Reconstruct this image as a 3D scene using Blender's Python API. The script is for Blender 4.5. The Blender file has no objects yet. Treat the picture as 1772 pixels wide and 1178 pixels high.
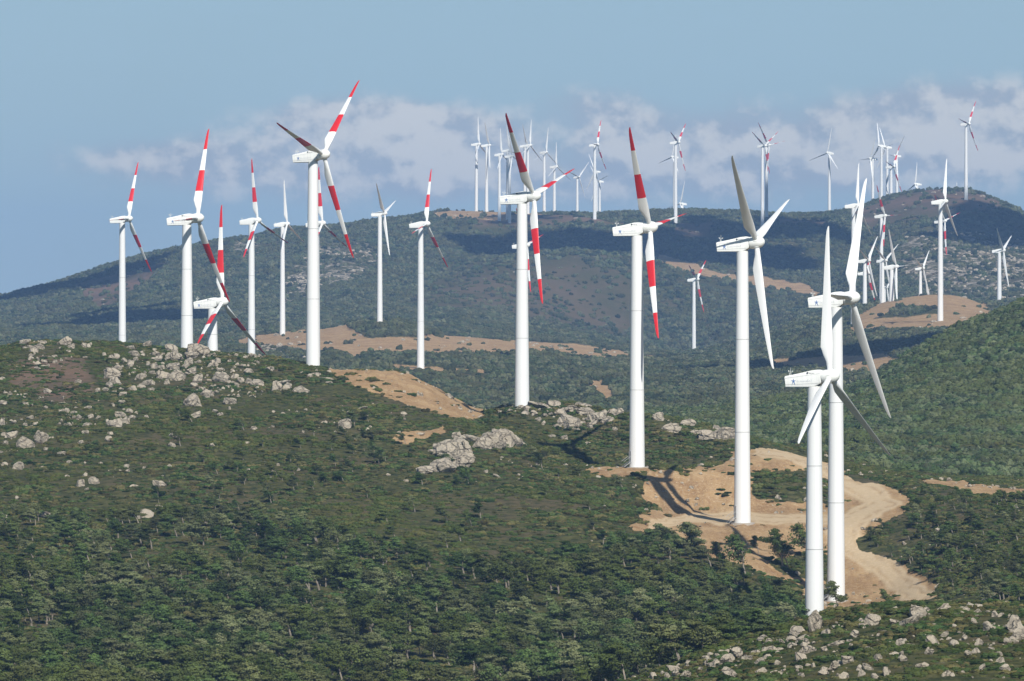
import bpy, bmesh, math, random
import numpy as np
from mathutils import Vector, Matrix

random.seed(7)
rng = np.random.default_rng(7)
R_ = math.radians
sc = bpy.context.scene
COL = sc.collection

# ---------------------------------------------------------------- camera
F = 10127.0                     # focal length in source pixels (1772 wide)
CX, HY = 886.0, 545.0           # principal column, horizon row
CAMZ = 100.0
cam = bpy.data.cameras.new('camera')
cam.sensor_width = 36.0
cam.lens = F / 1772.0 * 36.0
cam.shift_y = -(589.0 - HY) / 1772.0
cam.clip_start = 1.0
cam.clip_end = 60000.0
camo = bpy.data.objects.new('camera', cam)
camo.location = (0, 0, CAMZ)
camo.rotation_euler = (R_(90), 0, 0)
COL.objects.link(camo)
sc.camera = camo

# ---------------------------------------------------------------- exposure
sc.view_settings.view_transform = 'Standard'
sc.view_settings.look = 'None'
sc.view_settings.exposure = 0.16
sc.view_settings.gamma = 1.0
sc.view_settings.use_curve_mapping = False
sc.cycles.max_bounces = 5
sc.cycles.diffuse_bounces = 2
sc.cycles.glossy_bounces = 1
sc.cycles.transmission_bounces = 1
sc.cycles.volume_bounces = 1
sc.cycles.use_adaptive_sampling = True
sc.cycles.adaptive_threshold = 0.02
sc.cycles.caustics_reflective = False
sc.cycles.caustics_refractive = False

# ---------------------------------------------------------------- sun
SUND = Vector((-0.345, 1.14, -1.0)).normalized()      # direction the light travels
sun = bpy.data.lights.new('sun', 'SUN')
sun.energy = 5.0
sun.angle = R_(0.53)
sun.color = (1.0, 0.955, 0.88)
suno = bpy.data.objects.new('sun', sun)
suno.rotation_euler = SUND.to_track_quat('-Z', 'Y').to_euler()
suno.location = (40, -100, 300)
COL.objects.link(suno)
SUN_EL = math.asin(-SUND.z)
SUN_AZ = math.atan2(-SUND.x, -SUND.y)                  # clockwise from +Y

# ---------------------------------------------------------------- world: sky and cloud band
world = bpy.data.worlds.new('World')
sc.world = world
world.use_nodes = True
NT = world.node_tree
for n in list(NT.nodes):
    NT.nodes.remove(n)


class G:
    """small helper for node graphs"""
    def __init__(s, nt):
        s.nt = nt

    def n(s, t, **kw):
        nd = s.nt.nodes.new(t)
        for k, v in kw.items():
            setattr(nd, k, v)
        return nd

    def put(s, sock, v):
        if isinstance(v, (int, float, tuple, list)):
            sock.default_value = v
        else:
            s.nt.links.new(v, sock)

    def m(s, op, a, b=None, c=None, clamp=False):
        nd = s.n('ShaderNodeMath', operation=op, use_clamp=clamp)
        s.put(nd.inputs[0], a)
        if b is not None:
            s.put(nd.inputs[1], b)
        if c is not None:
            s.put(nd.inputs[2], c)
        return nd.outputs[0]

    def mix(s, f, a, b):
        nd = s.n('ShaderNodeMix', data_type='RGBA')
        s.put(nd.inputs[0], f)
        s.put(nd.inputs[6], a if not isinstance(a, tuple) else (*a[:3], 1))
        s.put(nd.inputs[7], b if not isinstance(b, tuple) else (*b[:3], 1))
        return nd.outputs[2]

    def noise(s, vec, scale, detail=4, rough=0.55, dim='3D'):
        nd = s.n('ShaderNodeTexNoise', noise_dimensions=dim)
        if vec is not None:
            s.put(nd.inputs['Vector'], vec)
        nd.inputs['Scale'].default_value = scale
        nd.inputs['Detail'].default_value = detail
        nd.inputs['Roughness'].default_value = rough
        return nd.outputs[0]

    def ss(s, v, lo, hi):
        nd = s.n('ShaderNodeMapRange', interpolation_type='SMOOTHSTEP')
        s.put(nd.inputs[0], v)
        nd.inputs[1].default_value = lo
        nd.inputs[2].default_value = hi
        return nd.outputs[0]

    def xyz(s, x, y, z):
        nd = s.n('ShaderNodeCombineXYZ')
        s.put(nd.inputs[0], x); s.put(nd.inputs[1], y); s.put(nd.inputs[2], z)
        return nd.outputs[0]


g = G(NT)
SKY_STR = 0.055
sky = g.n('ShaderNodeTexSky', sky_type='NISHITA', sun_disc=False)
sky.sun_elevation = SUN_EL
sky.sun_rotation = SUN_AZ
sky.altitude = 300
sky.air_density = 1.0
sky.dust_density = 0.2
sky.ozone_density = 2.5
tc = g.n('ShaderNodeTexCoord')
sep = g.n('ShaderNodeSeparateXYZ')
NT.links.new(tc.outputs['Generated'], sep.inputs[0])
az = g.m('ARCTAN2', sep.outputs[0], sep.outputs[1])
el = sep.outputs[2]
w1 = g.noise(g.xyz(az, el, 0.0), 14.0, 3, 0.6)
w2 = g.noise(g.xyz(az, g.m('MULTIPLY', el, 1.3), 0.0), 85.0, 6, 0.58)
ELL = [(560, 212, 120, 46, .8), (720, 225, 130, 48, .8), (800, 262, 120, 50, .7), (260, 272, 130, 30, .55),
       (470, 290, 220, 40, .5), (1010, 180, 90, 36, .45), (1120, 235, 130, 50, .55), (1330, 250, 230, 62, .6),
       (1560, 215, 150, 55, .6), (1700, 215, 160, 70, .75), (1250, 310, 420, 50, .45), (700, 330, 420, 34, .35),
       (1990, 220, 260, 70, .7), (2500, 260, 400, 60, .6), (-450, 280, 300, 40, .5), (-1200, 230, 420, 60, .6)]
dens = None
for (ex, ey, rx, ry, wt) in ELL:
    a = g.m('MULTIPLY', g.m('SUBTRACT', az, (ex - CX) / F), F / rx)
    b = g.m('MULTIPLY', g.m('SUBTRACT', el, (HY - ey) / F), F / ry)
    q = g.m('ADD', g.m('MULTIPLY', a, a), g.m('MULTIPLY', b, b))
    v = g.m('MULTIPLY', g.m('EXPONENT', g.m('MULTIPLY', q, -0.8)), wt)
    dens = v if dens is None else g.m('ADD', dens, v)
# a general band of the same low cloud all round the horizon
bb = g.m('MULTIPLY', g.m('SUBTRACT', el, 0.027), 1 / 0.014)
band = g.m('MULTIPLY', g.m('EXPONENT', g.m('MULTIPLY', g.m('MULTIPLY', bb, bb), -1.0)), g.m('MULTIPLY', w1, 0.35))
dens = g.m('ADD', dens, band)
dn = g.m('ADD', dens, g.m('MULTIPLY', g.m('SUBTRACT', w2, 0.5), 1.0))
cmask = g.ss(dn, 0.26, 0.92)
w3 = g.noise(g.xyz(g.m('ADD', az, 0.0014), g.m('MULTIPLY', g.m('ADD', el, 0.0028), 1.3), 0.0), 85.0, 6, 0.58)
lum = g.ss(g.m('ADD', g.m('MULTIPLY', g.m('SUBTRACT', w2, w3), 2.4), g.m('MULTIPLY', dn, 0.42)), 0.12, 0.62)
ccol = g.mix(lum, (6.5, 7.3, 8.7), (12.2, 11.9, 11.7))
base = g.mix(g.m('MULTIPLY_ADD', g.ss(el, 0.06, 0.40), -0.72, 0.80), sky.outputs[0], (5.7, 8.6, 10.7))
skyc = g.mix(g.m('MULTIPLY', cmask, 0.74), base, ccol)
bg = g.n('ShaderNodeBackground')
bg.inputs[1].default_value = SKY_STR
NT.links.new(skyc, bg.inputs[0])
wo = g.n('ShaderNodeOutputWorld')
NT.links.new(bg.outputs[0], wo.inputs[0])


# ---------------------------------------------------------------- noise in numpy
_H = np.random.default_rng(99).random(65536)


def vnoise(x, y, seed=0):
    xi = np.floor(x).astype(np.int64); yi = np.floor(y).astype(np.int64)
    fx = x - xi; fy = y - yi
    fx = fx * fx * (3 - 2 * fx); fy = fy * fy * (3 - 2 * fy)

    def h(a, b):
        return _H[((a * 73856093) ^ (b * 19349663) ^ (seed * 83492791)) & 65535]
    return ((h(xi, yi) * (1 - fx) + h(xi + 1, yi) * fx) * (1 - fy)
            + (h(xi, yi + 1) * (1 - fx) + h(xi + 1, yi + 1) * fx) * fy)


def fbm(x, y, oct=4, seed=0, gain=0.5):
    s = 0; a = 1; t = 0
    for o in range(oct):
        s = s + a * vnoise(x * 2 ** o + 17.3 * o, y * 2 ** o - 9.1 * o, seed + o)
        t += a; a *= gain
    return s / t - 0.5


def sstep(v, a, b):
    t = np.clip((v - a) / (b - a), 0, 1)
    return t * t * (3 - 2 * t)


# ---------------------------------------------------------------- terrain: crest, valley and shelf lines
# each line: distance and row as functions of the direction (source column)
LINES = [
 (dict({0: 480}), {-900: 1350, 0: 1350, 1000: 1345, 1240: 1350, 1772: 1340, 2400: 1320}),
 (dict({0: 620}), {-900: 1290, 0: 1290, 900: 1240, 1040: 1192, 1150: 1158, 1240: 1125, 1340: 1098, 1420: 1078, 1500: 1063, 1600: 1047, 1680: 1052, 1772: 1050, 2100: 1020, 2600: 1000}),
 (dict({0: 700}), {-900: 1235, 600: 1235, 1000: 1228, 1200: 1200, 1350: 1170, 1500: 1150, 1772: 1130, 2400: 1100}),
 (dict({0: 780}), {-900: 1150, 0: 1150, 1000: 1150, 1200: 1145, 1300: 1145, 1450: 1135, 1600: 1095, 1772: 1080, 2400: 1050}),
 (dict({0: 860}), {-900: 1035, 600: 1030, 1000: 1040, 1200: 1045, 1300: 1052, 1410: 1092, 1500: 1074, 1600: 1046, 1700: 1005, 1772: 992, 2400: 960}),
 (dict({0: 915}), {-900: 960, 600: 952, 1000: 962, 1200: 965, 1300: 985, 1380: 1030, 1455: 1040, 1530: 1035, 1600: 1000, 1700: 955, 1772: 942, 2400: 910}),
 (dict({0: 950}), {-900: 905, 600: 902, 1000: 908, 1150: 930, 1230: 945, 1290: 955, 1400: 975, 1470: 985, 1560: 965, 1700: 908, 1772: 897, 2400: 870}),
 (dict({0: 985}), {-900: 855, 600: 852, 900: 858, 1080: 868, 1150: 902, 1200: 909, 1292: 909, 1380: 908, 1450: 908, 1530: 897, 1600: 882, 1700: 866, 1772: 864, 2400: 840}),
 (dict({0: 1018}), {-900: 810, 600: 805, 800: 808, 900: 818, 1000: 830, 1080: 840, 1120: 880, 1180: 889, 1292: 889, 1400: 884, 1480: 872, 1560: 860, 1650: 848, 1772: 846, 2400: 830}),
 (dict({0: 1043}), {-900: 775, 600: 770, 760: 776, 850: 782, 900: 796, 950: 812, 1000: 816, 1060: 815, 1107: 812, 1180: 813, 1250: 812, 1350: 820, 1450: 838, 1560: 840, 1680: 840, 1772: 848, 2400: 835}),
 (dict({0: 1066}), {-900: 738, 600: 738, 750: 748, 850: 762, 900: 782, 950: 803, 1000: 808, 1060: 806, 1107: 807, 1200: 803, 1270: 790, 1350: 787, 1450: 818, 1560: 831, 1680: 836, 1772: 843, 2400: 830}),
 (dict({0: 1097}), {-900: 718, 0: 714, 560: 716, 700: 730, 800: 740, 850: 742, 900: 755, 950: 773, 1000: 777, 1050: 775, 1100: 770, 1150: 768, 1200: 772, 1270: 770, 1350: 780, 1450: 812, 1560: 828, 1680: 833, 1772: 840, 2400: 828}),
 ({-900: 1230, 0: 1230, 300: 1240, 450: 1210, 560: 1185, 700: 1188, 830: 1190, 880: 1142, 1020: 1138, 1130: 1120, 2400: 1118},
  {-900: 640, -300: 612, 0: 602, 60: 595, 130: 593, 250: 599, 330: 606, 420: 613, 500: 624, 560: 642, 620: 641, 700: 645, 740: 662, 770: 682, 830: 713, 870: 706, 930: 698, 1000: 698, 1060: 712, 1130: 722, 1200: 732, 1270: 752, 1350: 776, 1400: 783, 1480: 808, 1560: 825, 1680: 832, 1772: 838, 2400: 825}),
 ({-900: 1310, 0: 1310, 300: 1320, 450: 1290, 560: 1262, 700: 1262, 850: 1255, 950: 1200, 2400: 1190},
  {-900: 690, 0: 660, 300: 665, 420: 670, 560: 665, 700: 690, 850: 745, 1000: 755, 1130: 770, 1270: 790, 1400: 795, 1560: 815, 1772: 825, 2400: 820}),
 (dict({0: 1400}), {-900: 760, 0: 730, 560: 730, 1150: 760, 1300: 770, 1400: 765, 1480: 745, 1560: 745, 1680: 735, 1772: 722, 2400: 700}),
 (dict({0: 1540}), {-900: 750, 1150: 742, 1250: 735, 1350: 722, 1420: 712, 1480: 700, 1560: 672, 1640: 640, 1700: 625, 1772: 600, 2400: 540}),
 (dict({0: 1680}), {-900: 740, 1150: 735, 1250: 722, 1350: 703, 1420: 692, 1480: 682, 1560: 634, 1640: 585, 1700: 560, 1772: 533, 1900: 490, 2400: 440}),
 (dict({0: 1820}), {-900: 720, 1150: 722, 1300: 715, 1420: 700, 1480: 692, 1560: 670, 1640: 640, 1772: 590, 2400: 500}),
 (dict({0: 2010}), {-900: 690, 400: 685, 700: 683, 850: 705, 1000: 700, 1150: 700, 1250: 702, 1400: 688, 1560: 660, 1772: 610, 2400: 560}),
 (dict({0: 2206}), {-900: 650, 400: 640, 600: 641, 732: 641, 850: 650, 1000: 668, 1150: 678, 1300: 676, 1450: 658, 1600: 632, 1772: 592, 2400: 570}),
 (dict({0: 2500}), {-900: 630, 400: 618, 600: 618, 732: 618, 850: 624, 950: 624, 1050: 636, 1150: 646, 1300: 646, 1450: 632, 1600: 602, 1772: 572, 2400: 560}),
 (dict({0: 2880}), {-900: 605, 0: 602, 400: 598, 493: 584, 560: 572, 620: 562, 660: 557, 700: 563, 760: 584, 850: 590, 1000: 607, 1150: 629, 1250: 630, 1330: 622, 1400: 600, 1480: 572, 1560: 557, 1630: 549, 1720: 547, 1772: 545, 2400: 540}),
 (dict({0: 3150}), {-900: 590, 0: 586, 400: 580, 560: 572, 700: 577, 850: 586, 1000: 601, 1150: 622, 1203: 621, 1300: 606, 1400: 570, 1470: 545, 1540: 524, 1600: 512, 1660: 513, 1720: 540, 1772: 545, 2400: 535}),
 (dict({0: 3480}), {-900: 580, 0: 576, 400: 560, 600: 556, 800: 562, 1000: 585, 1150: 618, 1203: 620, 1300: 592, 1400: 560, 1500: 545, 1600: 540, 1700: 535, 1772: 525, 2400: 520}),
 (dict({0: 3850}), {-900: 565, 0: 558, 200: 535, 400: 512, 600: 503, 800: 512, 1000: 560, 1150: 612, 1203: 617, 1300: 580, 1400: 540, 1500: 500, 1600: 485, 1700: 478, 1772: 475, 2400: 470}),
 (dict({0: 4150}), {-900: 555, 0: 532, 100: 513, 250: 478, 400: 455, 550: 438, 620: 445, 700: 468, 780: 472, 850: 450, 950: 438, 1080: 441, 1150: 458, 1250: 478, 1350: 498, 1430: 500, 1480: 450, 1560: 410, 1640: 404, 1700: 418, 1772: 434, 2000: 460, 2400: 470}),
 (dict({0: 4290}), {-900: 552, 0: 524, 250: 462, 400: 432, 550: 420, 700: 430, 780: 440, 850: 450, 950: 446, 1080: 446, 1150: 450, 1250: 455, 1350: 465, 1430: 468, 1500: 462, 1600: 450, 1772: 462, 2400: 470}),
 (dict({0: 4450}), {-900: 550, 0: 521, 50: 512, 100: 498, 150: 482, 200: 464, 250: 447, 300: 437, 400: 420, 500: 405, 600: 398, 700: 386, 760: 381, 850: 379, 940: 378, 1030: 379, 1180: 380, 1320: 385, 1430: 384, 1500: 379, 1600: 358, 1680: 345, 1720: 358, 1772: 384, 2400: 450}),
 (dict({0: 4750}), {-900: 548, -200: 532, 0: 519, 50: 506, 100: 492, 150: 475, 200: 458, 250: 444, 300: 434, 400: 417, 500: 402, 600: 394, 700: 378, 760: 365, 800: 365, 850: 368, 940: 372, 1030: 374, 1180: 368, 1300: 372, 1340: 377, 1430: 374, 1480: 363, 1520: 350, 1560: 339, 1600: 331, 1640: 329, 1690: 332, 1720: 345, 1772: 373, 1850: 400, 2100: 430, 2600: 450}),
 (dict({0: 5200}), {-900: 552, 0: 530, 400: 440, 760: 385, 1030: 384, 1300: 384, 1480: 378, 1600: 348, 1772: 390, 2600: 470}),
 (dict({0: 7000}), {-900: 560, 0: 560, 2600: 560}),
 (dict({0: 9500}), {-900: 556, 0: 556, 2600: 556}),
]


def interp(d, x):
    ks = sorted(d)
    return np.interp(x, ks, [d[k] for k in ks])


px = np.concatenate([np.array([-9000, -5000, -3000, -2000, -1500, -1200]), np.arange(-1000, -60, 20.0),
                     np.arange(-60, 1836, 3.2), np.arange(1840, 2800, 20.0), np.array([3000, 3500, 4500, 7000, 11000])])
dd = np.concatenate([np.array([4, 12, 30, 60, 100, 160, 240, 330, 420, 470, 510]), np.arange(530, 1300, 1.4),
                     np.arange(1300, 1800, 3.5), np.arange(1800, 3300, 7.0), np.arange(3300, 4900, 8.0),
                     np.arange(4900, 9500, 120.0)])
NXc, NDr = len(px), len(dd)
KD, KZ = [], []
for i, (dk, yk) in enumerate(LINES):
    D = interp(dk, px); Y = interp(yk, px)
    ker = np.exp(-0.5 * (np.arange(-12, 13) / (2.5 if i in (28,) else 5.0)) ** 2); ker /= ker.sum()
    Yp = np.pad(Y, 12, mode='edge'); Y = np.convolve(Yp, ker, 'valid')
    KD.append(D); KZ.append(CAMZ + (HY - Y) / F * D)
KD.insert(0, px * 0 + 240); KZ.insert(0, px * 0 + CAMZ - 24.0)
KD.insert(0, px * 0 + 60); KZ.insert(0, px * 0 + CAMZ - 9.0)
KD.insert(0, px * 0 + 4); KZ.insert(0, px * 0 + CAMZ - 1.8)
KD = np.array(KD); KZ = np.array(KZ)
# monotone (pchip-like) cubic through the knots, per column
h = np.diff(KD, axis=0); dl = np.diff(KZ, axis=0) / h
mm = np.zeros_like(KZ)
w_1 = 2 * h[1:] + h[:-1]; w_2 = h[1:] + 2 * h[:-1]
same = dl[1:] * dl[:-1] > 0
with np.errstate(divide='ignore', invalid='ignore'):
    hm = (w_1 + w_2) / (w_1 / dl[:-1] + w_2 / dl[1:])
mm[1:-1] = np.where(same, hm, 0)
mm[0] = dl[0]; mm[-1] = dl[-1]
Z = np.zeros((NDr, NXc))
cols = np.arange(NXc)
for r, d in enumerate(dd):
    k = np.clip((KD <= d).sum(0) - 1, 0, len(KD) - 2)
    hh = h[k, cols]; t = np.clip((d - KD[k, cols]) / hh, 0, 1)
    z0, z1, m0, m1 = KZ[k, cols], KZ[k + 1, cols], mm[k, cols] * hh, mm[k + 1, cols] * hh
    Z[r] = (2 * t**3 - 3 * t**2 + 1) * z0 + (t**3 - 2 * t**2 + t) * m0 + (-2 * t**3 + 3 * t**2) * z1 + (t**3 - t**2) * m1
PX, DD = np.meshgrid(px, dd)
X = (PX - CX) / F * DD
YP0 = HY - (Z - CAMZ) * F / DD


def inpoly(x, y, poly):
    r = np.zeros(np.shape(x), bool)
    n = len(poly)
    for i in range(n):
        x0, y0 = poly[i]; x1, y1 = poly[(i + 1) % n]
        if y0 == y1:
            continue
        c = ((y0 > y) != (y1 > y)) & (x < (x1 - x0) * (y - y0) / (y1 - y0) + x0)
        r ^= c
    return r


def pmask(polys, x, y, d):
    r = np.zeros(np.shape(x), bool)
    for (d0, d1, pl) in polys:
        r |= inpoly(x, y, pl) & (d > d0) & (d < d1)
    return r


SOIL = [
 (1050, 1262, [(556, 636), (705, 636), (775, 676), (850, 708), (826, 730), (770, 724), (735, 714), (700, 697), (640, 674), (590, 657)]),
 (950, 1110, [(680, 757), (700, 746), (765, 738), (775, 743), (705, 768)]),
 (870, 1110, [(1130, 812), (1108, 850), (1125, 880), (1078, 910), (1100, 922), (1150, 925), (1165, 948), (1200, 962), (1300, 985), (1330, 1010), (1390, 1015), (1400, 1100), (1480, 1090),
   (1560, 1080), (1650, 1060), (1625, 1020), (1590, 990), (1540, 965), (1490, 950), (1480, 930), (1520, 908), (1560, 885), (1577, 855), (1540, 840), (1480, 832), (1440, 805), (1370, 782), (1310, 778), (1270, 784), (1250, 805), (1180, 810)]),
 (960, 1250, [(1575, 823), (1640, 831), (1800, 847), (1800, 862), (1700, 854), (1600, 838)]),
 (1000, 1062, [(1020, 812), (1100, 803), (1135, 806), (1135, 815), (1060, 822), (1020, 818)]),
 (2150, 3100, [(398, 600), (440, 586), (500, 576), (590, 562), (605, 574), (640, 590), (720, 588), (780, 580), (850, 585), (890, 590), (1000, 598), (1100, 614), (1160, 628), (1060, 626), (940, 612), (850, 615), (760, 618), (720, 614), (660, 616), (620, 630), (575, 612), (500, 606), (430, 606)]),
 (2600, 3100, [(630, 556), (660, 549), (700, 549), (716, 564), (690, 562), (650, 562)]),
 (2000, 2300, [(680, 638), (840, 641), (842, 648), (690, 647)]),
 (1850, 2400, [(1008, 668), (1050, 664), (1064, 695), (1045, 702)]),
 (2200, 2850, [(1325, 630), (1420, 622), (1520, 618), (1580, 622), (1510, 648), (1400, 642), (1330, 640)]),
 (2600, 3300, [(1488, 548), (1540, 518), (1600, 509), (1664, 509), (1720, 542), (1738, 553), (1690, 560), (1640, 575), (1500, 572), (1470, 588), (1478, 562)]),
 (3800, 4400, [(1130, 438), (1190, 452), (1250, 468), (1330, 481), (1390, 493), (1442, 510), (1438, 516), (1370, 501), (1290, 486), (1240, 474), (1180, 461), (1130, 450)]),
 (4300, 4900, [(742, 366), (800, 360), (900, 366), (965, 371), (900, 378), (800, 376), (750, 374)]),
]
SOILCUT = [
 (950, 1110, [(1305, 812), (1400, 812), (1437, 830), (1437, 872), (1380, 866), (1320, 866), (1298, 850)]),
 (870, 960, [(1330, 975), (1400, 950), (1440, 960), (1440, 1010), (1360, 1000)]),
 (2500, 3100, [(597, 566), (640, 560), (720, 570), (716, 586), (640, 587)]),
 (2900, 3200, [(1510, 556), (1560, 533), (1605, 536), (1640, 548), (1600, 548), (1560, 552)]),
]
BROWN = [  # bare reddish ground and heath
 (3700, 4400, [(760, 480), (850, 452), (950, 440), (1090, 444), (1125, 520), (1085, 600), (1190, 622), (950, 602), (720, 566), (700, 520)]),
 (4200, 4900, [(1150, 378), (1230, 380), (1228, 402), (1165, 410)]),
 (4200, 4900, [(1340, 380), (1430, 380), (1432, 393), (1340, 392)]),
 (4200, 4900, [(1470, 372), (1560, 340), (1620, 326), (1700, 330), (1740, 352), (1700, 368), (1600, 378), (1500, 386)]),
 (4200, 4900, [(820, 374), (1110, 378), (1110, 384), (820, 382)]),
 (3600, 4300, [(130, 500), (210, 450), (300, 440), (260, 480), (180, 540)]),
 (900, 1250, [(20, 620), (140, 610), (170, 680), (80, 700), (20, 660)]),
 (940, 1100, [(1140, 820), (1260, 815), (1290, 850), (1240, 870), (1150, 860)]),
]
ROCKY = [
 (3300, 4500, [(545, 428), (640, 418), (650, 465), (560, 500), (490, 532), (478, 505)]),
 (3800, 4700, [(400, 412), (452, 402), (446, 442), (400, 432)]),
 (3300, 4400, [(1560, 404), (1700, 412), (1790, 425), (1790, 530), (1600, 512), (1550, 450)]),
 (2000, 2700, [(440, 598), (560, 602), (560, 636), (440, 626)]),
]
wob = fbm(X / 9.0, DD / 9.0, 4, 3)
lw = np.interp(DD, [0, 1300, 2000, 4500], [9, 9, 16, 26])
nx = PX + fbm(X / lw, DD / (lw * 2), 5, 3, .6) * np.clip(30000 / DD, 22, 50) * 1.4
ny = YP0 + fbm(X / lw + 50, DD / (lw * 2), 5, 5, .65) * np.interp(DD, [0, 1300, 2000, 4500], [16, 16, 14, 13])
soil = (pmask(SOIL, nx, ny, DD) & ~pmask(SOILCUT, nx, ny, DD)).astype(float)
brown = pmask(BROWN[1:], nx, ny, DD) * 1.0 + pmask(BROWN[:1], nx, ny, DD) * .4
rocky = pmask(ROCKY, nx, ny, DD).astype(float)


def blur(a, n=1):
    for _ in range(n):
        p = np.pad(a, 1, mode='edge')
        a = (p[1:-1, 1:-1] * 2 + p[:-2, 1:-1] + p[2:, 1:-1] + p[1:-1, :-2] + p[1:-1, 2:]) / 6
    return a


soil = blur(soil, 1); brown = blur(brown, 5); rocky = blur(rocky, 3)
ROADS = [([(1600, 1048), (1560, 1005), (1505, 965), (1468, 940), (1458, 915), (1490, 890), (1530, 868), (1512, 850), (1470, 838)], 30),
         ([(1440, 822), (1405, 800), (1370, 790), (1320, 785)], 18), ([(1470, 902), (1380, 897), (1300, 895), (1200, 896), (1130, 908)], 17)]
road = np.zeros_like(PX)
msk = (DD > 860) & (DD < 1110) & (PX > 1000) & (PX < 1700)
for pts_, w_ in ROADS:
    for (xa, ya), (xb, yb) in zip(pts_[:-1], pts_[1:]):
        ax_, ay_, bx_, by_ = xa, ya * 2.0, xb, yb * 2.0
        qx, qy = nx[msk], ny[msk] * 2.0
        t_ = np.clip(((qx - ax_) * (bx_ - ax_) + (qy - ay_) * (by_ - ay_)) / ((bx_ - ax_) ** 2 + (by_ - ay_) ** 2), 0, 1)
        ds = np.hypot(qx - ax_ - t_ * (bx_ - ax_), qy - ay_ - t_ * (by_ - ay_))
        road[msk] = np.maximum(road[msk], (1 - sstep(ds, w_ * .75, w_ * 1.1)) * (1 - .55 * np.exp(-((ds / w_ - .5) / .13) ** 2)))
# relief
amp_n = np.interp(DD, [0, 400, 600, 1300, 2000, 5000], [0.2, 0.8, 1.1, 1.5, 2.2, 4.0])
lam = np.interp(DD, [0, 1300, 1400, 5000], [16, 18, 30, 90])
rel = fbm(X / 17, DD / 24, 5, 11) * np.interp(DD, [0, 500, 1350, 1700], [0.5, 1.6, 1.8, 1.2])
rel2 = fbm(X / 70, DD / 110, 5, 21) * np.interp(DD, [0, 1300, 2000, 4000, 9000], [0, 0, 2.5, 9.0, 9.0])
gul = -np.abs(fbm(X / 60 + DD / 200, DD / 260, 4, 31)) * np.interp(DD, [0, 3400, 3900, 9000], [0, 0, 14, 14])
fine = fbm(X / 2.2, DD / 2.6, 3, 41) * np.interp(DD, [0, 500, 1400, 2400], [0.1, 0.45, 0.5, 0.6])
keep = 1 - (0.55 + 0.37 * road) * sstep(soil, 0.2, 0.8) * (DD < 1300) - 0.5 * sstep(soil, 0.2, 0.8) * (DD >= 1300)
sky_keep = np.clip(np.abs(DD - 4750) / 260, 0.25, 1) * (DD < 4960) + (DD >= 4960) * 1.0
Z = Z + fbm(X / 1.6, DD / 14, 4, 44) * .9 * sstep(soil, .3, .8) * (1 - road) * (DD < 1300)
Z = Z + (rel + fine) * keep + (rel2 + gul + 1.5) * np.where(DD > 1300, 1, 0) * sky_keep * keep
YP = HY - (Z - CAMZ) * F / DD
run = np.minimum.accumulate(YP, axis=0)


def ground_z(x, y):
    """height at world x, y (y = distance)"""
    p = CX + np.asarray(x) / np.asarray(y) * F
    i = np.clip(np.searchsorted(px, p) - 1, 0, NXc - 2)
    j = np.clip(np.searchsorted(dd, y) - 1, 0, NDr - 2)
    fx = np.clip((p - px[i]) / (px[i + 1] - px[i]), 0, 1); fy = np.clip((y - dd[j]) / (dd[j + 1] - dd[j]), 0, 1)
    return ((Z[j, i] * (1 - fx) + Z[j, i + 1] * fx) * (1 - fy) + (Z[j + 1, i] * (1 - fx) + Z[j + 1, i + 1] * fx) * fy)


def gsample(A, p, d):
    i = np.clip(np.searchsorted(px, p) - 1, 0, NXc - 2)
    j = np.clip(np.searchsorted(dd, d) - 1, 0, NDr - 2)
    return A[j, i]


def hit(p, y, dmin=530):
    """first ground point seen in direction (p, y)"""
    i = int(np.clip(np.searchsorted(px, p), 1, NXc - 2))
    j = np.nonzero((YP[:, i] <= y) & (dd > dmin))[0]
    d = dd[j[0]] if len(j) else 4700.0
    return ((p - CX) / F * d, float(d), float(ground_z((p - CX) / F * d, d)))


# ---------------------------------------------------------------- materials
def newmat(name):
    m = bpy.data.materials.new(name)
    m.use_nodes = True
    for n in list(m.node_tree.nodes):
        m.node_tree.nodes.remove(n)
    return m, G(m.node_tree)


def finish(m, gg, col, rough=0.9, spec=0.1, bump=None, bstr=0.3, bdist=0.1):
    b = gg.n('ShaderNodeBsdfPrincipled')
    gg.put(b.inputs['Base Color'], col if not isinstance(col, tuple) else (*col, 1))
    gg.put(b.inputs['Roughness'], rough)
    b.inputs['Specular IOR Level'].default_value = spec
    if bump is not None:
        bn = gg.n('ShaderNodeBump')
        bn.inputs['Strength'].default_value = bstr
        bn.inputs['Distance'].default_value = bdist
        gg.put(bn.inputs['Height'], bump)
        m.node_tree.links.new(bn.outputs[0], b.inputs['Normal'])
    o = gg.n('ShaderNodeOutputMaterial')
    m.node_tree.links.new(b.outputs[0], o.inputs[0])
    return m


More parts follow.
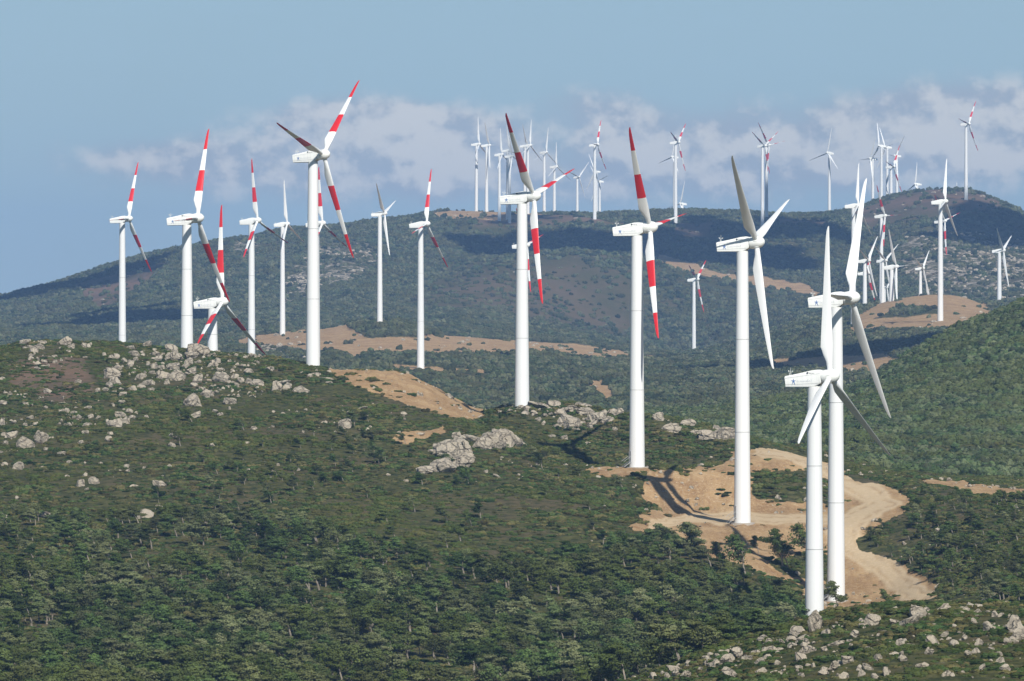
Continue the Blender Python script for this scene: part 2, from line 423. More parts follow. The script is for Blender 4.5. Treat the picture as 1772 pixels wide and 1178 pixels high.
def mat_ground():
    m, q = newmat('hillside_ground')
    geo = q.n('ShaderNodeNewGeometry').outputs['Position']
    at = q.n('ShaderNodeAttribute', attribute_name='cover')
    sp = q.n('ShaderNodeSeparateColor')
    m.node_tree.links.new(at.outputs['Color'], sp.inputs[0])
    soilv, brownv, rockv = sp.outputs[0], sp.outputs[1], sp.outputs[2]
    n1 = q.noise(geo, 0.05, 5, 0.6); n2 = q.noise(geo, 0.6, 5, 0.65); n3 = q.noise(geo, 3.0, 4, 0.7)
    nf = q.noise(geo, 0.012, 5, 0.6)
    veg = q.mix(q.ss(n2, .35, .65), (0.030, 0.038, 0.014), (0.090, 0.088, 0.032))
    veg = q.mix(q.m('MULTIPLY', q.ss(n1, .48, .62), q.m('MULTIPLY_ADD', q.ss(n2, .4, .6), .6, .2)), veg, (0.105, 0.080, 0.048))
    heath = q.mix(q.ss(n2, .4, .6), (0.135, 0.092, 0.066), (0.070, 0.068, 0.040))
    veg = q.mix(q.m('MULTIPLY', brownv, q.ss(nf, .25, .5)), veg, heath)
    veg = q.mix(q.m('MULTIPLY', q.m('MULTIPLY', brownv, q.ss(nf, .42, .6)), .6), veg, (0.20, 0.125, 0.082))
    # stony speckle
    st = q.ss(q.noise(geo, 1.1, 5, 0.7), .60, .66)
    bigst = q.ss(q.noise(geo, 0.16, 6, 0.75), .50, .58)
    rk = q.mix(n3, (0.27, 0.235, 0.20), (0.42, 0.37, 0.31))
    veg = q.mix(q.m('MULTIPLY', st, 0.25), veg, rk)
    veg = q.mix(q.m('MULTIPLY', bigst, rockv), veg, rk)
    sc1 = q.mix(q.ss(q.noise(geo, 0.12, 5, 0.6), .35, .65), (0.27, 0.165, 0.078), (0.39, 0.26, 0.132))
    sc2 = q.mix(q.ss(q.noise(geo, 1.4, 6, 0.75), .45, .75), sc1, (0.47, 0.345, 0.205))
    sc2 = q.mix(q.ss(q.noise(geo, 0.35, 5, 0.7), .58, .70), sc2, (0.23, 0.14, 0.075))
    rd = q.mix(q.ss(q.noise(geo, 2.0, 4, .6), .4, .7), (0.50, 0.385, 0.24), (0.58, 0.455, 0.30))
    mpg = q.n('ShaderNodeMapping'); mpg.inputs['Scale'].default_value = (1.0, 0.12, 0.12); m.node_tree.links.new(geo, mpg.inputs[0])
    sc2 = q.mix(q.m('MULTIPLY', q.ss(q.noise(mpg.outputs[0], .9, 5, .7), .5, .68), .5), sc2, (0.22, 0.125, 0.06))
    sc2 = q.mix(q.m('MULTIPLY', q.ss(q.noise(geo, 1.7, 6, .8), .54, .62), .6), sc2, (0.58, 0.46, 0.31))
    sc2 = q.mix(q.m('MULTIPLY', at.outputs['Alpha'], .95), sc2, rd)
    col = q.mix(q.ss(q.m('ADD', soilv, q.m('MULTIPLY', q.m('SUBTRACT', n2, 0.5), 0.9)), .42, .58), veg, sc2)
    return finish(m, q, col, 0.95, 0.05, q.m('ADD', n2, q.m('MULTIPLY', n3, .5)), 0.5, 0.25)


def mat_rock():
    m, q = newmat('limestone_rock')
    tcn = q.n('ShaderNodeNewGeometry').outputs['Position']
    oi = q.n('ShaderNodeObjectInfo').outputs['Random']
    n = q.noise(tcn, 1.2, 6, 0.7); n2 = q.noise(tcn, 5.0, 5, 0.7)
    c = q.mix(n, (0.33, 0.295, 0.235), (0.62, 0.54, 0.42))
    c = q.mix(q.ss(n2, .55, .75), c, (0.22, 0.205, 0.175))
    c = q.mix(q.m('MULTIPLY', oi, .35), c, (0.45, 0.38, 0.29))
    vo = q.n('ShaderNodeTexVoronoi', feature='DISTANCE_TO_EDGE'); vo.inputs['Scale'].default_value = 0.55
    wv = q.n('ShaderNodeVectorMath', operation='ADD'); m.node_tree.links.new(tcn, wv.inputs[0])
    nz = q.n('ShaderNodeTexNoise'); nz.inputs['Scale'].default_value = 1.5; nz.inputs['Detail'].default_value = 4
    m.node_tree.links.new(tcn, nz.inputs['Vector']); m.node_tree.links.new(nz.outputs['Color'], wv.inputs[1]); m.node_tree.links.new(wv.outputs[0], vo.inputs['Vector'])
    crk = q.ss(vo.outputs[0], 0.0, 0.09)
    c = q.mix(q.m('MULTIPLY', q.m('SUBTRACT', 1.0, crk), .30), c, (0.10, 0.09, 0.075))
    hgt = q.m('ADD', q.m('ADD', n, q.m('MULTIPLY', n2, .5)), q.m('MULTIPLY', crk, .8))
    return finish(m, q, c, 0.9, 0.1, hgt, 1.0, 0.5)


def mat_leaf(name, a, b, c):
    m, q = newmat(name)
    geo = q.n('ShaderNodeNewGeometry')
    oi = q.n('ShaderNodeObjectInfo').outputs['Random']
    n = q.noise(geo.outputs['Position'], 1.3, 3, 0.6)
    nb = q.noise(geo.outputs['Position'], 0.03, 3, 0.6)
    col = q.mix(q.ss(n, .3, .7), a, b)
    col = q.mix(q.m('MULTIPLY', q.ss(oi, .2, 1.0), .95), col, c)
    rv = q.m('FRACT', q.m('MULTIPLY', oi, 37.7))
    hs = q.n('ShaderNodeHueSaturation'); q.put(hs.inputs['Value'], q.m('MULTIPLY_ADD', rv, 1.1, .42)); q.put(hs.inputs['Color'], col)
    col = hs.outputs[0]
    col = q.mix(q.m('MULTIPLY', q.ss(nb, .45, .62), .5), col, tuple(x * y for x, y in zip(b, (1.25, 0.95, 0.8))))
    d = q.n('ShaderNodeBsdfDiffuse'); m.node_tree.links.new(col, d.inputs[0])
    t = q.n('ShaderNodeBsdfTranslucent'); m.node_tree.links.new(col, t.inputs[0])
    mx = q.n('ShaderNodeMixShader'); mx.inputs[0].default_value = 0.10
    m.node_tree.links.new(d.outputs[0], mx.inputs[1]); m.node_tree.links.new(t.outputs[0], mx.inputs[2])
    o = q.n('ShaderNodeOutputMaterial'); m.node_tree.links.new(mx.outputs[0], o.inputs[0])
    return m


def mat_bark():
    m, q = newmat('grey_bark')
    geo = q.n('ShaderNodeNewGeometry').outputs['Position']
    return finish(m, q, q.mix(q.noise(geo, 2.5, 4, .6), (0.12, 0.10, 0.08), (0.36, 0.32, 0.26)), 0.9, 0.1)


def mat_paint(name, c, dirt=0.10, rough=0.42):
    m, q = newmat(name)
    tcn = q.n('ShaderNodeTexCoord').outputs['Object']
    mp = q.n('ShaderNodeMapping'); mp.inputs['Scale'].default_value = (1.6, 1.6, 0.12)
    m.node_tree.links.new(tcn, mp.inputs[0])
    n = q.noise(mp.outputs[0], 1.5, 5, 0.65)
    col = q.mix(q.m('MULTIPLY', q.ss(n, .45, .8), dirt * 2), c, tuple(x * .62 for x in c))
    return finish(m, q, col, rough, 0.35)


M_GROUND = mat_ground()
M_ROCK = mat_rock()
M_PINE = mat_leaf('pine_needles', (0.040, 0.070, 0.022), (0.090, 0.135, 0.042), (0.145, 0.155, 0.075))
M_BUSH = mat_leaf('maquis_leaves', (0.030, 0.056, 0.018), (0.074, 0.112, 0.034), (0.130, 0.112, 0.048))
M_FAR = mat_leaf('hill_tree_leaves', (0.034, 0.052, 0.026), (0.080, 0.104, 0.048), (0.116, 0.122, 0.070))
M_HILL = mat_leaf('hillside_pine_leaves', (0.036, 0.062, 0.024), (0.082, 0.118, 0.044), (0.112, 0.130, 0.068))
M_BARK = mat_bark()
M_WHITE = mat_paint('white_tower_paint', (0.76, 0.77, 0.765), 0.10)
M_NAC = mat_paint('white_nacelle_paint', (0.80, 0.81, 0.78), 0.16)
M_BLADE = mat_paint('white_blade_paint', (0.79, 0.80, 0.79), 0.08)
M_RED = mat_paint('red_blade_paint', (0.62, 0.018, 0.022), 0.06)
M_BLUE = mat_paint('blue_logo_paint', (0.13, 0.22, 0.46), 0.1)
M_PALE = mat_paint('faded_blue_lettering', (0.42, 0.47, 0.55), 0.1)
M_DARK = mat_paint('dark_lettering', (0.03, 0.035, 0.05), 0.1)
M_METAL = mat_paint('galvanised_metal', (0.42, 0.43, 0.43), 0.1)
M_CONC = mat_paint('concrete', (0.40, 0.37, 0.32), 0.2, 0.9)


# ---------------------------------------------------------------- mesh helpers
def mesh_np(name, V, Fc, mats, mi=None, smooth=False):
    me = bpy.data.meshes.new(name)
    me.from_pydata([tuple(v) for v in V], [], [tuple(f) for f in Fc])
    for m_ in (mats if isinstance(mats, (list, tuple)) else [mats]):
        me.materials.append(m_)
    if mi is not None:
        me.polygons.foreach_set('material_index', np.array(mi, dtype=np.int32))
    if smooth:
        me.polygons.foreach_set('use_smooth', np.ones(len(me.polygons), bool))
    me.update()
    return me


def obj(name, me, parent=None, loc=None, rot=None, scale=None):
    o = bpy.data.objects.new(name, me)
    COL.objects.link(o)
    if parent is not None:
        o.parent = parent
    if loc is not None:
        o.location = loc
    if rot is not None:
        o.rotation_euler = rot
    if scale is not None:
        o.scale = scale
    return o


def tag(o, label=None, cat=None, group=None, kind=None):
    for k, v in (('label', label), ('category', cat), ('group', group), ('kind', kind)):
        if v:
            o[k] = v
    return o


class MB:
    def __init__(s):
        s.V = []; s.F = []; s.M = []

    def add(s, V, Fc, m=0):
        b = len(s.V)
        s.V.extend([tuple(v) for v in V])
        s.F.extend([tuple(i + b for i in f) for f in Fc])
        s.M.extend([m] * len(Fc))

    def box(s, x0, x1, y0, y1, z0, z1, m=0):
        s.add([(x0, y0, z0), (x1, y0, z0), (x1, y1, z0), (x0, y1, z0), (x0, y0, z1), (x1, y0, z1), (x1, y1, z1), (x0, y1, z1)],
              [(0, 3, 2, 1), (4, 5, 6, 7), (0, 1, 5, 4), (1, 2, 6, 5), (2, 3, 7, 6), (3, 0, 4, 7)], m)

    def tube(s, pts, rad, n=5, m=0, cap=True):
        pts = [Vector(p) for p in pts]
        V = []; Fc = []
        for i, p in enumerate(pts):
            t = (pts[min(i + 1, len(pts) - 1)] - pts[max(i - 1, 0)]).normalized()
            a = t.cross(Vector((0.13, 0.99, 0.05)))
            if a.length < 1e-3:
                a = t.cross(Vector((1, 0, 0)))
            a.normalize(); b = t.cross(a)
            for k in range(n):
                an = 2 * math.pi * k / n
                V.append(p + (a * math.cos(an) + b * math.sin(an)) * rad[i])
        for i in range(len(pts) - 1):
            for k in range(n):
                Fc.append((i * n + k, i * n + (k + 1) % n, (i + 1) * n + (k + 1) % n, (i + 1) * n + k))
        if cap:
            Fc.append(tuple(range(n))[::-1]); Fc.append(tuple((len(pts) - 1) * n + k for k in range(n)))
        s.add(V, Fc, m)

    def mesh(s, name, mats, smooth=False):
        return mesh_np(name, s.V, s.F, mats, s.M, smooth)


# ---------------------------------------------------------------- ground sheets
def grid_mesh(name, fmask, rows, matl):
    """faces of the terrain grid where fmask holds"""
    j0, j1 = rows
    vid = np.arange(NDr * NXc).reshape(NDr, NXc)
    a = vid[j0:j1, :-1]; b = vid[j0:j1, 1:]; c = vid[j0 + 1:j1 + 1, 1:]; d = vid[j0 + 1:j1 + 1, :-1]
    sel = fmask[j0:j1, :]
    quads = np.stack([a[sel], b[sel], c[sel], d[sel]], 1)
    used, inv = np.unique(quads.ravel(), return_inverse=True)
    co = np.stack([X.ravel()[used], DD.ravel()[used], Z.ravel()[used]], 1)
    me = bpy.data.meshes.new(name)
    me.vertices.add(len(co)); me.vertices.foreach_set('co', co.ravel().astype(np.float32))
    me.loops.add(len(inv)); me.loops.foreach_set('vertex_index', inv.astype(np.int32))
    nq = len(quads)
    me.polygons.add(nq)
    me.polygons.foreach_set('loop_start', np.arange(nq, dtype=np.int32) * 4)
    me.polygons.foreach_set('loop_total', np.full(nq, 4, dtype=np.int32))
    me.polygons.foreach_set('use_smooth', np.ones(nq, bool))
    me.update(calc_edges=True)
    ca = me.color_attributes.new('cover', 'FLOAT_COLOR', 'POINT')
    cv = np.stack([soil.ravel()[used], brown.ravel()[used], rocky.ravel()[used], road.ravel()[used]], 1)
    ca.data.foreach_set('color', cv.ravel().astype(np.float32))
    me.materials.append(matl)
    o = obj(name, me)
    o['kind'] = 'structure'
    return o


sm = soil[:-1, :-1]
rowd = lambda d: int(np.searchsorted(dd, d))
is_soil = sm > 0.5
near_r, mid_r = rowd(1400), rowd(3300)
for nm, fm, rw in (('near_hillside', ~is_soil, (0, near_r)), ('dirt_road', is_soil, (0, near_r)),
                   ('valley_ground', ~is_soil, (near_r, mid_r)), ('dirt_track', is_soil, (near_r, mid_r)),
                   ('mountain_ridge', ~is_soil, (mid_r, NDr - 1)), ('ridge_track', is_soil, (mid_r, NDr - 1))):
    grid_mesh(nm, fm, rw, M_GROUND)

# ---------------------------------------------------------------- wind turbine meshes (real metres, rotor radius 22)


def lathe(profile, n=24):
    V = []; Fc = []
    for (x, r) in profile:
        for k in range(n):
            a = 2 * math.pi * k / n
            V.append((x, r * math.cos(a), r * math.sin(a)))
    for i in range(len(profile) - 1):
        for k in range(n):
            Fc.append((i * n + k, i * n + (k + 1) % n, (i + 1) * n + (k + 1) % n, (i + 1) * n + k))
    return V, Fc


def fix(me, ang=35):
    bm = bmesh.new(); bm.from_mesh(me)
    bmesh.ops.recalc_face_normals(bm, faces=bm.faces)
    for f in bm.faces:
        f.smooth = True
    for e in bm.edges:
        if len(e.link_faces) == 2 and e.calc_face_angle(0) > R_(ang):
            e.smooth = False
    bm.to_mesh(me); bm.free()
    return me


# nacelle: rear at -6.8, front at -1.12, axis +x; origin on the rotor centre
bm = bmesh.new()
side = [(-6.82, -0.02), (-4.6, 0.42), (-2.6, 0.88), (-1.75, 0.97), (-1.12, 0.88), (-1.12, -0.95), (-2.2, -1.58), (-6.66, -1.60)]
top_w = {0: .80, 1: .72, 2: .62, 3: .62, 4: .66, 5: .92, 6: .92, 7: .90}
vl = []; vr = []
for i, (x_, z_) in enumerate(side):
    vl.append(bm.verts.new((x_, top_w[i], z_))); vr.append(bm.verts.new((x_, -top_w[i], z_)))
# shoulder line so that the roof tucks in
sh = [(-6.80, -0.30, .95), (-1.12, 0.45, .98)]
a0 = bm.verts.new((sh[0][0], sh[0][2], sh[0][1])); a1 = bm.verts.new((sh[1][0], sh[1][2], sh[1][1]))
b0 = bm.verts.new((sh[0][0], -sh[0][2], sh[0][1])); b1 = bm.verts.new((sh[1][0], -sh[1][2], sh[1][1]))
bm.faces.new([vl[0], vl[1], vl[2], vl[3], vl[4], a1, a0]); bm.faces.new([vr[0], vr[1], vr[2], vr[3], vr[4], b1, b0][::-1])
bm.faces.new([a0, a1, vl[5], vl[6], vl[7]]); bm.faces.new([b0, b1, vr[5], vr[6], vr[7]][::-1])
for i, j in ((0, 1), (1, 2), (2, 3), (3, 4), (5, 6), (6, 7)):
    bm.faces.new([vl[i], vr[i], vr[j], vl[j]])
bm.faces.new([vl[4], vr[4], b1, vr[5], vl[5], a1]); bm.faces.new([vl[7], vr[7], b0, vr[0], vl[0], a0])
bmesh.ops.recalc_face_normals(bm, faces=bm.faces)
bmesh.ops.bevel(bm, geom=[e for e in bm.edges if e.calc_face_angle(0) > 0.5], offset=0.07, segments=2, affect='EDGES')
ME_NAC = bpy.data.meshes.new('nacelle'); bm.to_mesh(ME_NAC); bm.free(); ME_NAC.materials.append(M_NAC); fix(ME_NAC, 50)
# thin cover seams, proud by 5 mm
mb = MB()
for s_ in (-1, 1):
    y0, y1 = (0.955, 0.995) if s_ > 0 else (-0.995, -0.955)
    mb.add([(-6.7, s_ * .962, -.33), (-1.2, s_ * .99, .40), (-1.2, s_ * .99, .43), (-6.7, s_ * .962, -.30)], [(0, 1, 2, 3)])
    mb.add([(-6.6, s_ * .935, -1.26), (-1.5, s_ * .96, -1.02), (-1.5, s_ * .962, -.99), (-6.6, s_ * .937, -1.23)], [(0, 1, 2, 3)])
ME_SEAM = mb.mesh('cover_seam', M_METAL)
# anemometer mast
mb = MB()
mb.tube([(-6.2, .25, -.02), (-6.25, .25, .75), (-6.25, .25, 1.25)], [.035, .028, .015], 5)
mb.tube([(-6.55, .25, .62), (-5.95, .25, .62)], [.022, .022], 4)
mb.tube([(-6.55, .25, .62), (-6.55, .25, .86)], [.05, .07], 6)
mb.tube([(-5.95, .25, .62), (-5.95, .25, .80)], [.03, .09], 6)
mb.tube([(-6.2, -.4, -.02), (-6.2, -.4, .5)], [.04, .03], 5)
ME_MAST = mb.mesh('wind_vane', M_NAC)
# spinner
V, Fc = lathe([(-1.10, .70), (-1.08, .98), (-.95, 1.02), (-.2, 1.06), (.25, 1.05), (.6, .98), (.95, .82), (1.22, .58), (1.40, .30), (1.46, .0)], 28)
mb = MB(); mb.add(V, Fc)
mb.add([(-1.10, .70 * math.cos(2 * math.pi * k / 28), .70 * math.sin(2 * math.pi * k / 28)) for k in range(28)], [tuple(range(28))])
ME_HUB = fix(mb.mesh('spinner', M_NAC), 40)
V, Fc = lathe([(-1.16, .86), (-1.085, .86)], 24)
mb = MB(); mb.add(V, Fc)
ME_GAP = fix(mb.mesh('hub_ring', M_DARK), 40)


def blade_mesh(name, red):
    """spans +z from the hub, leading edge toward +x (upwind), feathered"""
    st = [0.75, 1.05, 1.5, 2.2, 3.2, 4.4, 5.6, 6.6, 8.3, 10.2, 11.77, 13.5, 15.3, 16.94, 18.6, 20.2, 21.3, 21.8, 22.0]
    K = [0, 1.05, 2.0, 3.2, 4.4, 6.6, 11.8, 16.9, 20.5, 21.6, 22.0]
    CH = [.84, .84, .92, 1.42, 1.80, 1.62, 1.18, .80, .52, .36, .14]
    TH = [.84, .84, .80, .60, .46, .34, .22, .14, .09, .06, .03]
    TW = [0, 0, 4, 8, 9, 5, 0, -3, -4, -4, -4]
    n = 16
    V = []; Fc = []; M = []
    for s_ in st:
        c = np.interp(s_, K, CH); t = np.interp(s_, K, TH); tw = R_(np.interp(s_, K, TW) + 6)
        rd = np.clip((s_ - 1.2) / 2.2, 0, 1)          # round root to aerofoil
        le = np.interp(s_, [0, 1.1, 4.4, 22], [.42, .42, .55, .28])
        bend = 0.0009 * s_ * s_
        for k in range(n):
            a = 2 * math.pi * k / n
            u = (1 + math.cos(a)) / 2                 # 1 at the leading edge
            yy = math.sin(a) * t / 2 * (rd * (0.25 + 0.95 * u ** 0.6) + (1 - rd))
            xx = le - c * (1 - u)
            V.append((xx * math.cos(tw) - yy * math.sin(tw) + bend, xx * math.sin(tw) + yy * math.cos(tw), s_))
    for i in range(len(st) - 1):
        zm = (st[i] + st[i + 1]) / 2 / 22
        mt = 1 if red and (0.30 < zm < 0.535 or zm > 0.77) else 0
        for k in range(n):
            Fc.append((i * n + k, i * n + (k + 1) % n, (i + 1) * n + (k + 1) % n, (i + 1) * n + k)); M.append(mt)
    Fc.append(tuple((len(st) - 1) * n + k for k in range(n))); M.append(1 if red else 0)
    me = mesh_np(name, V, Fc, [M_BLADE, M_RED], M, True)
    return fix(me, 60)


ME_BW = blade_mesh('white_blade', False)
ME_BR = blade_mesh('red_banded_blade', True)
V, Fc = lathe([(-.02, .62), (.0, .60), (.12, .60), (.14, .62)], 18)
ME_ROOT = mesh_np('root_collar', [(y, z, x + 0.82) for x, y, z in V], Fc, [M_NAC], None, True)


def tower_mesh(r0, r1, name):
    """unit height, radii in metres"""
    n = 40
    V = []; Fc = []
    prof = [(0, r0), (1, r1)]
    for z, r in prof:
        for k in range(n):
            a = 2 * math.pi * k / n
            V.append((r * math.cos(a), r * math.sin(a), z))
    for k in range(n):
        Fc.append((k, (k + 1) % n, n + (k + 1) % n, n + k))
    Fc.append(tuple(range(n))[::-1]); Fc.append(tuple(n + k for k in range(n)))
    return fix(mesh_np(name, V, Fc, [M_WHITE]), 40)


RB, RT = 1.42, 0.98
rr = lambda t: RB + (RT - RB) * t
ME_TW = [tower_mesh(rr(a), rr(b), 'tower_section') for a, b in ((0, .34), (.34, .68), (.68, 1))]
ME_RING = []
for t in (.34, .68):
    V = []; Fc = []
    n = 40
    for z, r in ((-.05, rr(t) + .004), (-.05, rr(t) + .022), (.05, rr(t) + .022), (.05, rr(t) + .004)):
        for k in range(n):
            V.append((r * math.cos(2 * math.pi * k / n), r * math.sin(2 * math.pi * k / n), z))
    for i in range(3):
        for k in range(n):
            Fc.append((i * n + k, i * n + (k + 1) % n, (i + 1) * n + (k + 1) % n, (i + 1) * n + k))
    ME_RING.append(fix(mesh_np('section_flange', V, Fc, [M_METAL]), 40))
V, Fc = lathe([(0, .9), (.5, .98), (.51, .8)], 28)
ME_YAW = fix(mesh_np('yaw_collar', [(y, z, x) for x, y, z in V], Fc, [M_NAC]), 40)
# logo on the nacelle side that faces the road (local -y) : a star with legs
mb = MB()
star = []
for k in range(10):
    a = math.pi / 2 + k * math.pi / 5
    r = .40 if k % 2 == 0 else .13
    star.append([r * math.cos(a), r * math.sin(a)])
star[4] = [-.26, -.62]; star[6] = [.30, -.62]; star[5] = [.0, -.12]
cx0, cz0 = -5.35, -.72
ys = -.968
mb.add([(cx0 + x * 1.0, ys, cz0 + z) for x, z in star] + [(cx0, ys, cz0)], [(i, (i + 1) % 10, 10) for i in range(10)])
ME_STAR = mb.mesh('star_emblem', M_BLUE)
mb = MB()
xx = cx0 + .55
for i, (w_, h_, k_) in enumerate([(.17, .26, 'd'), (.2, .16, 'e'), (.13, .16, 's'), (.2, .16, 'a'), (.14, .16, 'r'), (.16, .16, 'o'), (.15, .16, 'n'), (.18, .3, 'l'), (.2, .16, 'o'), (.16, .28, 't')]):
    z0 = -.83 + i * .012
    mb.add([(xx, ys - .004, z0), (xx + .045, ys - .004, z0), (xx + .085, ys - .004, z0 + h_), (xx + .04, ys - .004, z0 + h_)], [(0, 1, 2, 3)])
    mb.add([(xx, ys - .004, z0), (xx + w_ * .7, ys - .004, z0), (xx + w_ * .7, ys - .004, z0 + .04), (xx, ys - .004, z0 + .04)], [(0, 1, 2, 3)])
    xx += w_ + .07
ME_WORD = mb.mesh('faded_lettering', M_PALE)
cu = bpy.data.curves.new('maker_name', 'FONT'); cu.body = 'Gamesa'; cu.size = .34; cu.extrude = .003
to = bpy.data.objects.new('maker_name', cu); COL.objects.link(to)
dg = bpy.context.evaluated_depsgraph_get()
ME_MAKER = bpy.data.meshes.new_from_object(to.evaluated_get(dg)); bpy.data.objects.remove(to)
ME_MAKER.materials.clear(); ME_MAKER.materials.append(M_DARK)
V, Fc = lathe([(0, .0), (0, .15)], 16)
ME_DOT = mesh_np('maker_mark', [(y, -x, z) for x, y, z in V], Fc, [M_DARK])
# door, steps and foundation for the near turbines
mb = MB()
mb.box(-.42, .42, -RB - .03, -RB + .12, 1.0, 3.0)
ME_DOOR = mb.mesh('door', M_METAL)
mb = MB()
for i in range(5):
    mb.box(-.5, .5, -RB - .35 - i * .28, -RB - .08 - i * .28, .82 - i * .19, .86 - i * .19)
mb.tube([(-.5, -RB - .1, .9), (-.5, -RB - 1.5, 0)], [.04, .04], 4); mb.tube([(.5, -RB - .1, .9), (.5, -RB - 1.5, 0)], [.04, .04], 4)
mb.tube([(-.5, -RB - .1, 1.9), (-.5, -RB - 1.5, 1.0)], [.03, .03], 4); mb.tube([(.5, -RB - .1, 1.9), (.5, -RB - 1.5, 1.0)], [.03, .03], 4)
ME_STAIR = mb.mesh('steps', M_METAL)
V, Fc = lathe([(-1.2, 2.1), (.12, 2.1), (.12, 0)], 24)
ME_BASE = fix(mesh_np('foundation', [(y, z, x) for x, y, z in V], Fc, [M_CONC]), 30)

TILT, CONE = R_(6.2), R_(2.4)
GA = 'wind turbines along the near ridge'
GB = 'wind turbines on the middle slopes'
GC = 'distant wind turbines on the skyline ridge'
GD = 'wind turbines crowded on the right mound'
